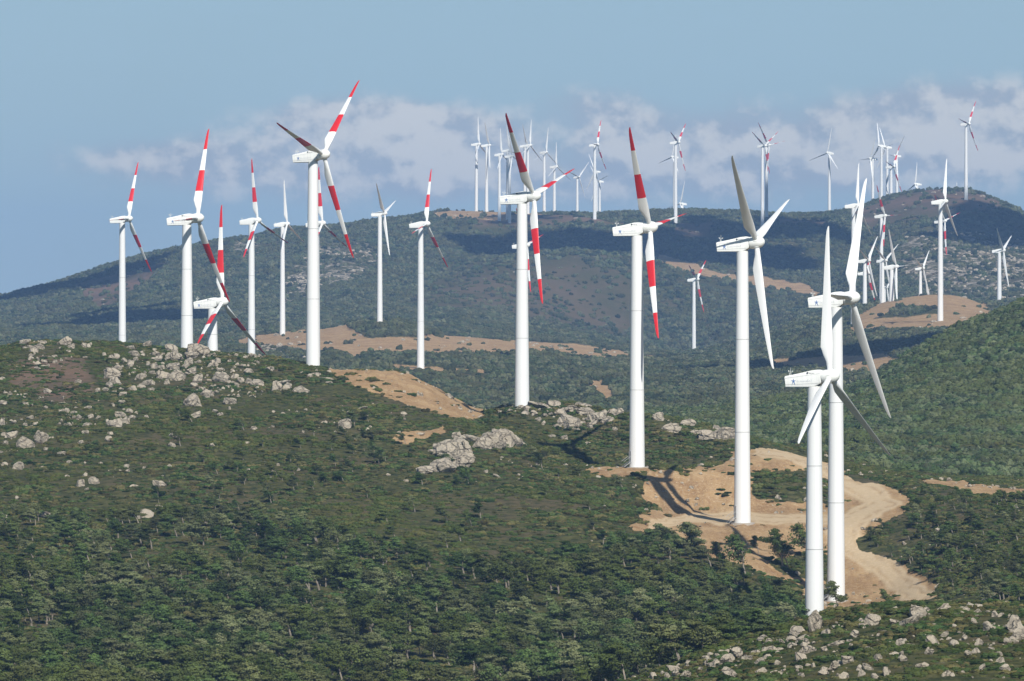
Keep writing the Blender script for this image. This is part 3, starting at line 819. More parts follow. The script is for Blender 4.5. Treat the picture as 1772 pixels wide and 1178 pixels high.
# hub column, hub row, radius in px, phase, foreshortening, nose side, paint, distance or None, group, label
TURB = [
 (1436.5, 651, 261, 4, .40, 1, 'w', None, GA, 'front white wind turbine whose foot stands behind the rocky foreground crest'),
 (1473, 515, 244, 31, .31, 1, 'w', None, GA, 'tall white wind turbine standing beside the lowest bend of the dirt road'),
 (1309, 419, 225.5, 70, .28, 1, 'w', None, GA, 'white wind turbine on the bare sandy pad with steps at its foot'),
 (1125, 393, 211.6, 83, .27, 1, 'r', None, GA, 'red banded wind turbine on the pad above the sandy embankment'),
 (924, 339, 196.2, 75, .34, 1, 'r', None, GA, 'red banded wind turbine rising from the stony knoll in the centre'),
 (560, 267, 187.7, 45, .45, 1, 'r', None, GA, 'red banded wind turbine at the top of the long orange soil slope'),
 (342, 377, 175.8, 27, .25, 1, 'r', None, GA, 'red banded wind turbine behind the pale boulders of the left hilltop'),
 (385, 522, 168.5, 4, .35, 1, 'r', None, GA, 'low red banded wind turbine half sunk behind the left hilltop boulders'),
 (223, 378, 111, 27, .32, 1, 'r', None, GB, 'leftmost wind turbine, red banded, behind the left rocky hill'),
 (446, 381, 107.6, 112, .40, 1, 'r', None, GB, 'greyish red banded wind turbine just right of the low half sunk one'),
 (497, 387, 76.2, 114, .26, 1, 'w', 2925, GB, 'white wind turbine at the left end of the sandy clearing'),
 (558, 386, 98, 116, .36, 1, 'r', 2300, GB, 'red banded wind turbine hidden behind the tower on the soil slope'),
 (665.5, 369, 75.7, 72, .22, 1, 'w', 2880, GB, 'white wind turbine on the bushy sandy mound'),
 (738.5, 387, 101, 19, .33, 1, 'r', 2206, GB, 'red banded wind turbine on a narrow pad right of the sandy mound'),
 (912, 424, 86, 77, .30, 1, 'r', 2500, GB, 'red banded wind turbine mostly hidden behind the stony knoll tower'),
 (1207, 483, 57.9, 55, .34, 1, 'r', 3700, GB, 'lone red banded wind turbine low on the wooded valley floor'),
 (829.5, 249, 47, 119, .30, 1, 'w', 4720, GC, 'leftmost skyline turbine, grey, on the tan ridge top'),
 (847, 251, 46.8, 88, .28, 1, 'w', 4700, GC, 'bright white skyline turbine second from the left'),
 (869, 267, 46, 115, .36, 1, 'w', 4450, GC, 'thin grey skyline turbine just left of the big red banded blade'),
 (883, 260, 46, 105, .41, 1, 'w', 4460, GC, 'white skyline turbine directly behind the big red banded blade'),
 (886.5, 270, 44, 104, .31, 1, 'w', 4440, GC, 'white skyline turbine with a blade hanging left, beside the big red blade'),
 (918, 251, 45.3, 9, .45, 1, 'w', 4600, GC, 'white skyline turbine with one upright blade above the central nacelle'),
 (913, 252, 45, 84, .29, 1, 'w', 4620, GC, 'skyline turbine paired behind the one above the central nacelle'),
 (945.7, 263, 43.7, 10, .61, 1, 'w', 4730, GC, 'white skyline turbine with widely spread blades right of the centre nacelle'),
 (963.4, 288, 42.9, 2, .55, 1, 'w', 4730, GC, 'lower white skyline turbine with an upright blade and two spread below'),
 (1002.3, 306, 38.8, 46, .64, 1, 'w', 4740, GC, 'short white skyline turbine between two taller groups'),
 (1034.4, 250, 49.7, 30, .29, 1, 'r', 4450, GC, 'red banded skyline turbine standing before two small white ones'),
 (1029, 296, 36.7, 87, .55, -1, 'w', 5000, GC, 'small white skyline turbine facing left behind the red banded one'),
 (1034, 313, 38, 77, .51, -1, 'w', 5050, GC, 'smallest white skyline turbine facing left behind the red banded one'),
 (1174.5, 246, 51, 49, .35, 1, 'r', 4450, GC, 'red banded skyline turbine in the pair above the central gap'),
 (1163, 271, 40, 14, .52, -1, 'w', 4800, GC, 'white skyline turbine in the pair above the central gap, facing left'),
 (1177, 352, 41, 18, .50, -1, 'w', 5050, GC, 'white turbine with only its rotor showing above the ridge'),
 (1324, 252, 49.2, 58, .58, 1, 'r', 4400, GC, 'left one of two close red banded skyline turbines'),
 (1331, 251, 50, 80, .60, 1, 'r', 4450, GC, 'right one of two close red banded skyline turbines'),
 (1431.7, 264, 43.7, 12, .65, -1, 'w', 4760, GC, 'solitary white skyline turbine with a blade stretched left'),
 (1677, 214, 51.2, 38, .47, 1, 'r', 4450, GC, 'highest skyline turbine, alone on the brown summit'),
 (1521, 252, 42, 104, .35, -1, 'w', 4850, GC, 'white skyline turbine left in the cluster beside the summit'),
 (1531, 254, 42, 85, .36, -1, 'w', 4900, GC, 'bright white skyline turbine in the middle of the summit cluster'),
 (1506, 274, 42, 27, .36, -1, 'w', 4860, GC, 'dim skyline turbine, leftmost and lowest of the summit cluster'),
 (1548.5, 269, 42, 36, .60, -1, 'w', 4950, GC, 'skyline turbine rightmost in the summit cluster'),
 (1547, 288, 48, 39, .41, 1, 'r', 4880, GC, 'red banded dark skyline turbine in front of the summit cluster'),
 (1583.5, 318, 38, 8, .30, -1, 'w', 5050, GC, 'white rotor and nacelle just clearing the summit slope'),
 (1657, 352, 38, 2, .30, 1, 'w', 5050, GC, 'turbine of which one white blade tip shows over the summit'),
 (1485, 355, 75.6, 13, .29, 1, 'w', 2940, GD, 'white turbine seen between the two large front rotors'),
 (1531.5, 373, 61.8, 88, .45, 1, 'r', 3300, GD, 'tallest red banded turbine of the right mound cluster'),
 (1503.3, 450.4, 64.3, 49, .38, 1, 'w', 3150, GD, 'white turbine at the left edge of the right mound cluster'),
 (1502.6, 472, 60, 41, .25, 1, 'r', 3260, GD, 'low red banded turbine behind the left edge of the mound cluster'),
 (1533, 450.4, 56.5, 59, .50, 1, 'w', 3200, GD, 'white turbine with spread blades in the middle of the mound cluster'),
 (1551, 461, 75.4, 88, .34, 1, 'w', 3160, GD, 'white turbine with a level blade at the right of the mound cluster'),
 (1535, 497, 42, 62, .40, 1, 'w', 3350, GD, 'smallest white turbine sunk low inside the mound cluster'),
 (1597.8, 464, 47.4, 48, .37, 1, 'w', 3190, GD, 'short white turbine left of the tall grey one on the sand'),
 (1607, 513, 40, 100, .40, 1, 'w', 3280, GD, 'white turbine sunk to its nacelle behind the sandy mound'),
 (1636, 348, 79.2, 20, .26, 1, 'w', 2818, GD, 'tall grey white turbine on the road before the orange bank'),
 (1635, 382, 62.5, 76, .46, 1, 'r', 3400, GD, 'red banded turbine peeking out behind the tall grey one'),
 (1736.4, 433, 64.6, 66, .30, 1, 'w', 3446, GD, 'rightmost white turbine before the stony grey hillside'),
]
TPOS = []
for i, (hx, hy, Rp, ph, f, sg, paint, dist, grp, lab) in enumerate(TURB):
    d = dist if dist else 22.0 * F / Rp
    s = Rp * d / F / 22.0
    beta = math.asin(f)
    yaw = -beta if sg > 0 else math.pi + beta
    hub = Vector(((hx - CX) / F * d, d, CAMZ + (HY - hy) / F * d))
    # tower axis sits 2.45 m behind the rotor centre
    ax = Vector((math.cos(yaw), math.sin(yaw), 0))
    tb = hub - ax * 2.45 * s
    gz = float(ground_z(tb.x, tb.y))
    near = d < 1400
    topz = hub.z - 1.62 * s + (-2.45 * s) * 0.0
    base = gz - 0.25
    if topz - base < 12 * s:
        base = topz - 30 * s
    root = obj('wind_turbine', None, None, (tb.x, tb.y, base))
    root.rotation_euler = (0, 0, yaw)
    tag(root, lab, 'wind turbine', grp)
    TPOS.append((tb.x, tb.y))
    H = topz - base
    for k, (a, b) in enumerate(((0, .34), (.34, .68), (.68, 1))):
        obj('tower_section', ME_TW[k], root, (0, 0, a * H), None, (s, s, (b - a) * H))
    if d < 2400:
        for k, t in enumerate((.34, .68)):
            obj('section_flange', ME_RING[k], root, (0, 0, t * H), None, (s, s, s))
    loc_h = Vector((2.45 * s, 0, hub.z - base))
    obj('yaw_collar', ME_YAW, root, (0, 0, H - .3 * s), None, (s, s, s))
    nac = obj('nacelle', ME_NAC, root, loc_h, None, (s, s, s))
    obj('wind_vane', ME_MAST, nac)
    if d < 1400:
        obj('cover_seam', ME_SEAM, nac)
        obj('star_emblem', ME_STAR, nac)
        obj('faded_lettering', ME_WORD, nac)['kind'] = 'stuff'
        obj('maker_name', ME_MAKER, nac, (-3.0, -.915, .40), (R_(63), 0, 0), (.8, .8, .8))
        obj('maker_mark', ME_DOT, nac, (-3.2, -.90, .50), (R_(-27), 0, 0))
        if gz > CAMZ - 60 and i in (1, 2, 3):
            obj('foundation', ME_BASE, root, (0, 0, .25), None, (s, s, s))
            obj('door', ME_DOOR, root, (0, 0, .2), (0, 0, R_(-62) - yaw))
            obj('steps', ME_STAIR, root, (0, 0, .4), (0, 0, R_(-62) - yaw))
    # rotor frame: tilted up at the nose
    rot = Matrix.Rotation(-TILT, 3, 'Y')
    sp = obj('spinner', ME_HUB, root, loc_h, rot.to_euler(), (s, s, s))
    obj('hub_ring', ME_GAP, sp)
    for b_ in range(3):
        phi = R_(ph + 120 * b_)
        # blade spans local z; swing about x so that it points cos(phi) z + sin(phi) y
        mrot = rot @ Matrix.Rotation(-phi, 3, 'X') @ Matrix.Rotation(CONE, 3, 'Y')
        bl = obj('blade', ME_BR if paint == 'r' else ME_BW, root, loc_h, mrot.to_euler(), (s, s, s))
        obj('root_collar', ME_ROOT, bl)

# ---------------------------------------------------------------- boulders


def rock_mesh(seed, flat=0.7, cells=16, sub=4, block=.16):
    """blocky weathered rock: cells of stone with joints between them"""
    r = np.random.default_rng(seed)
    bm = bmesh.new()
    bmesh.ops.create_icosphere(bm, subdivisions=sub, radius=1.0)
    co = np.array([v.co for v in bm.verts])
    # cut by random planes for flat faces
    for _ in range(20):
        nrm = r.normal(size=3); nrm /= np.linalg.norm(nrm)
        lim = r.uniform(.52, .88)
        dpt = co @ nrm
        co = co - np.outer(np.maximum(dpt - lim, 0) * .93, nrm)
    S = r.uniform(-1, 1, (cells, 3))
    D = np.sort(np.linalg.norm(co[:, None, :] - S[None], axis=2), axis=1)
    idx = np.argmin(np.linalg.norm(co[:, None, :] - S[None], axis=2), axis=1)
    off = r.uniform(-1, 1, cells)[idx] * block * .55
    crack = np.exp(-((D[:, 1] - D[:, 0]) / .05) ** 2) * block * .5
    dsp = fbm(co[:, 0] * 2.6 + seed, co[:, 2] * 3.2 + co[:, 1] * 2.1, 6, seed, .68) * .24
    co = co * (1 + off + dsp - crack)[:, None]
    co[:, 2] *= flat; co[:, 1] *= .85
    for v, c in zip(bm.verts, co):
        v.co = c
    me = bpy.data.meshes.new('boulder')
    bm.to_mesh(me); bm.free(); me.materials.append(M_ROCK)
    return me


ROCKS = [rock_mesh(s_, f_, c_) for s_, f_, c_ in ((1, .75, 8), (2, .6, 12), (3, .85, 6), (4, .65, 10), (5, .95, 7), (6, .55, 14), (8, .75, 9), (9, .6, 8), (12, 1.15, 7), (14, .7, 12))]
CRAGS = [rock_mesh(s_, .8, 16, 5, .20) for s_ in (51, 52, 53)]
SMALL = [rock_mesh(s_, .7, 5, 2, .2) for s_ in (61, 62, 63, 64)]
zf = 460 / 1505
LEFT = [(140, 105, 60), (240, 105, 40), (360, 100, 70), (400, 128, 60), (190, 148, 60), (230, 132, 50), (480, 128, 50), (510, 115, 30), (740, 105, 40), (825, 115, 55),
 (760, 165, 70), (815, 155, 30), (880, 170, 55), (895, 205, 50), (660, 185, 60), (985, 185, 80), (1075, 180, 70), (985, 240, 85), (1065, 222, 60), (970, 140, 90), (1120, 145, 130),
 (915, 290, 85), (985, 300, 85), (1085, 270, 70), (665, 245, 60), (630, 280, 110), (870, 245, 50), (740, 225, 50), (790, 300, 60), (840, 335, 60), (750, 370, 50), (655, 330, 80),
 (620, 345, 50), (800, 355, 40), (855, 380, 40), (1255, 305, 85), (1330, 300, 40), (1360, 325, 50), (1405, 330, 40), (1455, 335, 80), (1115, 320, 60), (1410, 272, 50), (1235, 210, 40),
 (1190, 240, 40), (1095, 430, 115), (1175, 395, 65), (1305, 435, 68), (1110, 520, 60), (1215, 495, 35), (1245, 515, 35), (1300, 485, 25), (680, 510, 65), (655, 565, 70), (620, 565, 40),
 (710, 555, 50), (770, 505, 30), (730, 500, 50), (490, 575, 55), (510, 525, 40), (560, 535, 40), (485, 620, 40), (455, 675, 38), (615, 655, 50), (625, 625, 30), (65, 635, 62), (130, 670, 115),
 (225, 650, 105), (290, 650, 30), (260, 718, 45), (350, 740, 50), (390, 785, 40), (238, 818, 38), (100, 810, 65), (20, 800, 40), (980, 630, 62), (975, 687, 50), (1200, 695, 40),
 (1395, 680, 30), (568, 790, 22), (680, 835, 22), (455, 903, 62), (535, 893, 62), (905, 910, 72), (955, 808, 40), (245, 1080, 72), (815, 1080, 85), (905, 1045, 60), (20, 1100, 50),
 (95, 988, 35), (10, 565, 50), (20, 450, 40), (150, 455, 50), (180, 465, 30), (260, 475, 30), (1020, 300, 60), (1050, 240, 45), (940, 335, 40), (1130, 305, 40), (700, 210, 40), (590, 175, 35),
 (1170, 420, 30), (700, 395, 45), (440, 330, 35), (270, 380, 45), (345, 500, 35), (380, 495, 40), (420, 505, 35), (10, 310, 40), (595, 375, 40), (550, 380, 35), (690, 440, 40)]
cf = 680 / 1772
CENT = [(875, 580, 100, 85), (835, 575, 60, 60), (905, 632, 120, 60), (840, 650, 110, 55), (765, 665, 75, 45), (930, 545, 65, 75), (915, 510, 40, 30), (960, 570, 40, 80), (1055, 530, 130, 90), (1110, 525, 110, 80), (1025, 545, 70, 60),
 (985, 520, 70, 30), (1160, 530, 60, 50), (1210, 548, 42, 22), (1425, 445, 84, 84), (1350, 370, 70, 40), (1430, 392, 110, 32), (1500, 400, 95, 40), (1555, 425, 90, 50), (1600, 438, 44, 36), (1475, 370, 70, 26),
 (1280, 380, 110, 24), (1400, 525, 34, 34), (1340, 510, 30, 20), (1620, 395, 44, 30), (1648, 402, 54, 30), (1230, 385, 60, 22), (1385, 400, 60, 34), (410, 450, 72, 60), (475, 383, 62, 12), (435, 403, 40, 20),
 (320, 250, 60, 20), (282, 235, 40, 20), (340, 270, 30, 18), (230, 300, 40, 30), (200, 300, 50, 40), (150, 285, 50, 40), (100, 290, 52, 50), (75, 205, 50, 30), (15, 265, 64, 40), (130, 265, 50, 26),
 (605, 680, 17, 14), (683, 710, 20, 14), (1045, 665, 27, 22), (1115, 605, 18, 14), (800, 578, 28, 20), (880, 328, 38, 22), (1110, 398, 24, 18), (1500, 543, 44, 18), (745, 500, 34, 14), (250, 238, 34, 18), (1365, 470, 44, 30), (1530, 450, 50, 26), (1310, 420, 40, 18)]
bf = 732 / 1395
EAST = [(190, 312, 44), (228, 348, 65), (285, 328, 48), (360, 326, 46), (352, 370, 85), (402, 362, 95), (440, 360, 44), (20, 320, 40), (55, 292, 40), (320, 365, 44), (380, 345, 40), (250, 352, 36)]
FORE = [(708, 990, 46, 62), (650, 1020, 60, 36), (630, 1045, 40, 24), (665, 1037, 36, 22), (560, 1075, 50, 34), (455, 1090, 42, 38), (410, 1108, 58, 34), (485, 1105, 40, 30), (660, 1100, 46, 38), (525, 1115, 36, 22), (530, 1148, 40, 24),
 (290, 1160, 34, 20), (430, 1160, 52, 26), (810, 1110, 50, 44), (895, 983, 62, 32), (780, 1052, 46, 22), (1045, 955, 60, 34), (1030, 975, 50, 28), (1130, 940, 55, 18), (1190, 938, 26, 14), (915, 1105, 36, 34), (990, 1060, 40, 36),
 (1100, 1050, 46, 36), (1085, 1085, 42, 28), (1165, 1055, 32, 26), (1280, 1010, 52, 38), (1370, 1005, 64, 48), (1380, 1032, 60, 36), (1345, 1050, 32, 22), (765, 1135, 36, 32), (735, 1140, 30, 26), (940, 1150, 36, 30),
 (245, 1140, 50, 16), (220, 1165, 32, 18), (50, 1168, 54, 18), (880, 1140, 32, 20), (1010, 990, 60, 24), (970, 985, 32, 20), (860, 995, 32, 16), (840, 1028, 38, 20), (905, 1165, 40, 22), (1140, 1165, 40, 20), (1210, 1090, 36, 22), (1250, 1060, 36, 24),
 (700, 1075, 32, 18), (600, 1050, 26, 16), (580, 1120, 26, 16), (360, 1125, 30, 16), (1320, 1120, 36, 22), (1060, 1125, 34, 20), (1000, 1110, 28, 22), (930, 1020, 34, 18), (1090, 1000, 32, 18), (1170, 1000, 30, 18), (1230, 985, 34, 18),
 (1300, 965, 36, 16), (1200, 1040, 30, 20), (1130, 1030, 34, 20), (1180, 1130, 36, 20), (1260, 1140, 36, 24), (800, 1165, 34, 20), (660, 1160, 30, 18), (700, 1128, 24, 14), (1290, 1075, 30, 18)]
SPEC = []
SPECIAL = {('L', 44): 'large rounded boulder with a pale block leaning on its right, below the left summit', ('L', 65): 'widest of the three big boulders at the left edge of the hill',
 ('L', 66): 'tall pale boulder, right one of the three at the left edge', ('L', 64): 'leftmost of the three big boulders at the left edge of the hill', ('L', 20): 'broad boulder at the foot of the hilltop turbine',
 ('L', 46): 'rounded boulder standing alone right of the large paired blocks', ('L', 84): 'pale boulder alone in the scrub above the lower left wood', ('L', 85): 'pale angular boulder above the wood, beside a smaller one',
 ('L', 86): 'small pale boulder just above right of the angular one over the wood', ('L', 80): 'low pale boulder, left of two lying in open scrub', ('L', 81): 'low pale boulder, right of two lying in open scrub', ('L', 82): 'flat topped boulder alone in scrub right of the low pair',
 ('C', 0): 'upper left block of the grey crag in the middle of the hillside', ('C', 3): 'long slanting slab at the lower left of the grey crag', ('C', 2): 'broad slab below the grey crag in the middle', ('C', 8): 'largest rounded mass of the right half of the grey crag', ('C', 9): 'right shoulder of the rounded half of the grey crag',
 ('C', 14): 'big square boulder on the knoll above the rotor shadow', ('C', 28): 'upright pale boulder alone below the orange soil slope', ('C', 32): 'small pale stone on the crest beside the soil slope',
 ('F', 0): 'tall pointed standing stone at the foot of the front turbine', ('F', 1): 'pale boulder left of the pointed standing stone', ('F', 26): 'large split boulder at the right edge of the foreground', ('F', 5): 'angular pale boulder low in the left part of the foreground rocks',
 ('F', 16): 'upright boulder on the foreground crest beside the dirt road', ('F', 8): 'block of pale rock below the pointed standing stone', ('F', 13): 'pale block in the middle of the foreground rocks',
 ('E', 5): 'large pale boulder left of the sandy pad turbine', ('E', 4): 'pale rock mass left of the sandy pad turbine'}
for k, (a, b, w_) in enumerate(LEFT):
    SPEC.append(('L', k, a * zf, 560 + b * zf, w_ * zf, w_ * zf * .8, 530))
for k, (a, b, w_, h_) in enumerate(CENT):
    SPEC.append(('C', k, 440 + a * cf, 560 + b * cf, w_ * cf, h_ * cf, 530))
for k, (a, b, w_) in enumerate(EAST):
    SPEC.append(('E', k, 1040 + a * bf, 560 + b * bf, w_ * bf, w_ * bf * .62, 530))
for k, (a, b, w_, h_) in enumerate(FORE):
    SPEC.append(('F', k, 1040 + a * bf, 560 + b * bf, w_ * bf, h_ * bf, 530))
rr2 = random.Random(5)
ZL = {'L': ('grey boulders scattered over the left hilltop', 'weathered grey limestone boulder among the scrub of the left hilltop'),
      'C': ('pale rocks of the central crag and knoll', 'pale weathered rock on the central knoll and crag between the turbines'),
      'E': ('pale rocks left of the sandy pad', 'pale rock on the crest between the embankment and the sandy pad'),
      'F': ('pale rocks of the foreground crest', 'pale angular rock in low scrub on the foreground crest')}
# extra countable stones inside the same fields
FIELDS = {'L': [[(30, 590), (120, 590), (150, 620), (60, 640)], [(180, 610), (460, 600), (460, 690), (300, 680), (200, 700)], [(0, 680), (240, 700), (220, 740), (60, 740), (0, 830)]],
          'C': [[(870, 700), (1060, 700), (1070, 745), (980, 745), (880, 715)]],
          'F': [[(1130, 1175), (1250, 1120), (1430, 1080), (1600, 1050), (1772, 1055), (1772, 1175)]]}
for zone, cnt in (('L', 34), ('C', 12), ('F', 30)):
    m_ = 0
    while m_ < cnt:
        pl = rr2.choice(FIELDS[zone])
        xs = [p[0] for p in pl]; ys_ = [p[1] for p in pl]
        x_, y_ = rr2.uniform(min(xs), max(xs)), rr2.uniform(min(ys_), max(ys_))
        if bool(inpoly(np.array([x_]), np.array([y_]), pl)[0]):
            w_ = rr2.uniform(7, 14) * (1.25 if zone == 'F' else 1)
            SPEC.append((zone, 900 + m_, x_, y_, w_, w_ * .6, 530)); m_ += 1
RPOS = []
nb_ = 0
for (zone, k, x_, y_, w_, h_, dm) in SPEC:
    if nb_ >= 296:
        break
    X0, Y0, Z0 = hit(x_, y_ + h_ * .38, dm)
    if Y0 > 1500:
        X0, Y0, Z0 = hit(x_, y_ + h_ * .38 + 10, dm)
        if Y0 > 1500:
            continue
    sx = w_ / F * Y0 / 2 * 1.4; sz = h_ / F * Y0 / 2 * 1.5
    var = 8 if (zone, k) == ('F', 0) else rr2.choice([0, 1, 2, 3, 4, 5, 6, 7, 9])
    me = ROCKS[var]
    if zone == 'C' and k < 13 or w_ > 27 and zone != 'F':
        me = CRAGS[k % 3]
    if zone == 'C' and k < 13:
        sx *= 1.22; sz *= 1.15
    o = obj('boulder', me, None, (X0, Y0 + sx * .5, Z0 + sz * .3), (rr2.uniform(-.3, .3), rr2.uniform(-.3, .3), rr2.uniform(0, 6.28)), (sx, sx * rr2.uniform(.75, 1.1), sz * 1.25))
    if zone == 'F' and k < 900 and k:
        o.rotation_euler = (rr2.uniform(-.8, .8), rr2.uniform(-.8, .8), rr2.uniform(0, 6.28)); o.scale = (sx * rr2.uniform(.8, 1.15), sx * rr2.uniform(.5, .9), sz * rr2.uniform(1.2, 1.7))
    if (zone, k) == ('F', 0):
        o.rotation_euler = (.1, .05, .6)
    if zone == 'C' and k in (2, 3, 4):
        o.rotation_euler = (.1, -.42, .1)
    shp = ['angular', 'flat', 'rounded', 'low', 'tall', 'flat cracked', 'blocky', 'low angular', 'pointed', 'cracked'][var]
    siz = 'small' if w_ < 11 else ('mid sized' if w_ < 18 else 'large')
    if zone == 'L':
        wh = ('on the left part' if x_ < 160 else ('in the stony middle' if x_ < 330 else 'on the right part')) + (' of the left hilltop' if y_ < 680 else (' of the slope under the left hilltop' if y_ < 800 else ' of the scrub above the wood'))
    elif zone == 'C':
        wh = 'in the central crag' if k < 13 else ('on the knoll of the central turbine' if x_ > 860 else 'under the orange soil slope')
    elif zone == 'E':
        wh = 'on the crest left of the sandy pad turbine'
    else:
        wh = ('left of the standing stone' if x_ < 1400 else ('right of the standing stone' if x_ < 1570 else 'at the right edge')) + (' high' if y_ < 1110 else ' low') + ' on the foreground crest'
    tag(o, SPECIAL.get((zone, k), '%s %s boulder %s' % (siz, shp, wh)), 'boulder', ZL[zone][0])
    RPOS.append((X0, Y0, sx)); nb_ += 1


# ---------------------------------------------------------------- scattered mass by geometry nodes
def scatter(name, pts, scl, protos, kind='stuff', lean=0.0, tip=.12):
    """points with per-point scale and turn; instances picked from the protos' meshes"""
    n = len(pts)
    me = bpy.data.meshes.new(name)
    me.vertices.add(n); me.vertices.foreach_set('co', np.asarray(pts, dtype=np.float32).ravel())
    a = me.attributes.new('scl', 'FLOAT_VECTOR', 'POINT'); a.data.foreach_set('vector', np.asarray(scl, dtype=np.float32).ravel())
    rot = np.zeros((n, 3), np.float32); rot[:, 2] = rng.uniform(0, 6.283, n) if not lean else rng.uniform(-lean, lean, n)
    rot[:, 0] = rng.uniform(-tip, tip, n); rot[:, 1] = rng.uniform(-tip, tip, n)
    a = me.attributes.new('rot', 'FLOAT_VECTOR', 'POINT'); a.data.foreach_set('vector', rot.ravel())
    a = me.attributes.new('pick', 'INT', 'POINT'); a.data.foreach_set('value', rng.integers(0, len(protos), n).astype(np.int32))
    me.update()
    o = obj(name, me); o['kind'] = kind
    ng = bpy.data.node_groups.new(name, 'GeometryNodeTree')
    ng.interface.new_socket('Geometry', in_out='INPUT', socket_type='NodeSocketGeometry')
    ng.interface.new_socket('Geometry', in_out='OUTPUT', socket_type='NodeSocketGeometry')
    N = ng.nodes; L = ng.links
    gi = N.new('NodeGroupInput'); go = N.new('NodeGroupOutput')
    ip = N.new('GeometryNodeInstanceOnPoints')
    j = N.new('GeometryNodeJoinGeometry')
    for p in reversed(protos):
        oi = N.new('GeometryNodeObjectInfo'); oi.inputs['Object'].default_value = p
        oi.inputs['As Instance'].default_value = True; oi.transform_space = 'ORIGINAL'
        L.new(oi.outputs['Geometry'], j.inputs[0])
    L.new(gi.outputs[0], ip.inputs['Points']); L.new(j.outputs[0], ip.inputs['Instance'])
    ip.inputs['Pick Instance'].default_value = True

    def at(nm, ty):
        q = N.new('GeometryNodeInputNamedAttribute'); q.data_type = ty; q.inputs[0].default_value = nm
        return q.outputs[0]
    L.new(at('scl', 'FLOAT_VECTOR'), ip.inputs['Scale'])
    L.new(at('pick', 'INT'), ip.inputs['Instance Index'])
    er = N.new('FunctionNodeEulerToRotation'); L.new(at('rot', 'FLOAT_VECTOR'), er.inputs[0])
    L.new(er.outputs[0], ip.inputs['Rotation'])
    L.new(ip.outputs[0], go.inputs[0])
    md = o.modifiers.new('scatter', 'NODES'); md.node_group = ng
    return o


def leaf_tris(mb, c, rad, n, size, r, flat=.6, m=0):
    for _ in range(n):
        v = r.normal(size=3); v /= np.linalg.norm(v); v *= r.uniform(.45, 1.0) ** .5
        p = np.array(c) + v * np.array([rad, rad, rad * flat])
        nr = v / np.linalg.norm(v) + r.normal(size=3) * .27 + np.array([0, 0, .10]); nr /= np.linalg.norm(nr)
        a = np.cross(nr, r.normal(size=3)); a /= np.linalg.norm(a); b = np.cross(nr, a)
        s_ = size * r.uniform(.6, 1.3)
        mb.add([p - a * s_, p + a * s_ * .9 + b * s_ * .25, p + b * s_ * 1.1], [(0, 1, 2)], m)


def pine_meshes(seed, hgt=1.0, dense=1.0):
    """wind-flagged pine, 1 unit high, crown swept to -x"""
    r = np.random.default_rng(seed)
    lean = r.uniform(.10, .38)
    tr = MB()
    pts = [(0, 0, -.06)]
    for t in (.25, .5, .75, .95):
        pts.append((-lean * t ** 1.4 + r.normal() * .012, r.normal() * .015, t))
    tr.tube(pts, [.026, .021, .016, .010, .003], 5)
    cr = MB()
    nb = int(r.integers(10, 15)) if dense > .5 else 24
    top = Vector(pts[-1])
    low = r.uniform(.30, .52)
    for k in range(nb):
        t = low + (1 - low) * (k + .5) / nb
        i = min(int(t / .25), 3)
        z = t * .95
        x0 = -lean * z ** 1.4
        ln = (.46 * (1 - t) + .16) * r.uniform(.6, 1.15)
        an = r.uniform(0, 6.283)
        dx = -abs(math.cos(an)) * 1.1 if r.random() < .74 else math.cos(an) * .45
        dy = math.sin(an) * .75
        e = (x0 + dx * ln, dy * ln, z + ln * r.uniform(.02, .42))
        mid = (x0 + dx * ln * .5, dy * ln * .5, z + ln * .06)
        tr.tube([(x0, 0, z), mid, e], [.008, .005, .002], 3, cap=False)
        for q in (.45, .75, 1.0):
            c = [x0 + dx * ln * q, dy * ln * q, z + (e[2] - z) * q + .02]
            c = np.array(c) + r.normal(size=3) * .015
            leaf_tris(cr, c, .125 * r.uniform(.7, 1.3) * (1.25 - .3 * t), int(52 * dense), .034, r, .5)
    leaf_tris(cr, top, .08, int(40 * dense), .026, r, .7)
    return tr.mesh('trunk', M_BARK), cr.mesh('crown', M_PINE)


def bush_mesh(seed, nl=7, n=34, size=.14, matl=None):
    r = np.random.default_rng(seed)
    mb_ = MB()
    for _ in range(nl):
        c = np.array([r.uniform(-.6, .6), r.uniform(-.6, .6), r.uniform(.15, .42)])
        # opaque inner lump
        rad = r.uniform(.30, .48)
        V = []; n_ = 7
        for (zz, q) in ((-.5, .9), (.15, .95), (.62, .62)):
            for k in range(n_):
                a = 6.283 * k / n_ + zz
                V.append(c + np.array([math.cos(a) * rad * q, math.sin(a) * rad * q, zz * rad]) * r.uniform(.85, 1.12))
        V.append(c + np.array([0, 0, rad * .85]))
        Fc = []
        for i in range(2):
            for k in range(n_):
                Fc.append((i * n_ + k, i * n_ + (k + 1) % n_, (i + 1) * n_ + (k + 1) % n_, (i + 1) * n_ + k))
        for k in range(n_):
            Fc.append((2 * n_ + k, 2 * n_ + (k + 1) % n_, 3 * n_))
        mb_.add(V, Fc)
        leaf_tris(mb_, c, rad * 1.12, n, size, r, .8)
    return mb_.mesh('bush', matl or M_BUSH)


PINES = [pine_meshes(s_, dense=d_) for s_, d_ in ((21, 1), (22, 1.2), (23, .4), (24, .8), (25, 1.2), (26, .3), (27, .9))]
BUSHES = [bush_mesh(s_) for s_ in (31, 32, 33, 34)]
FARB = [bush_mesh(s_, 5, 26, .17, M_FAR) for s_ in (41, 42, 43)]
HILLB = [bush_mesh(s_, 6, 34, .15, M_HILL) for s_ in (44, 45, 46)]


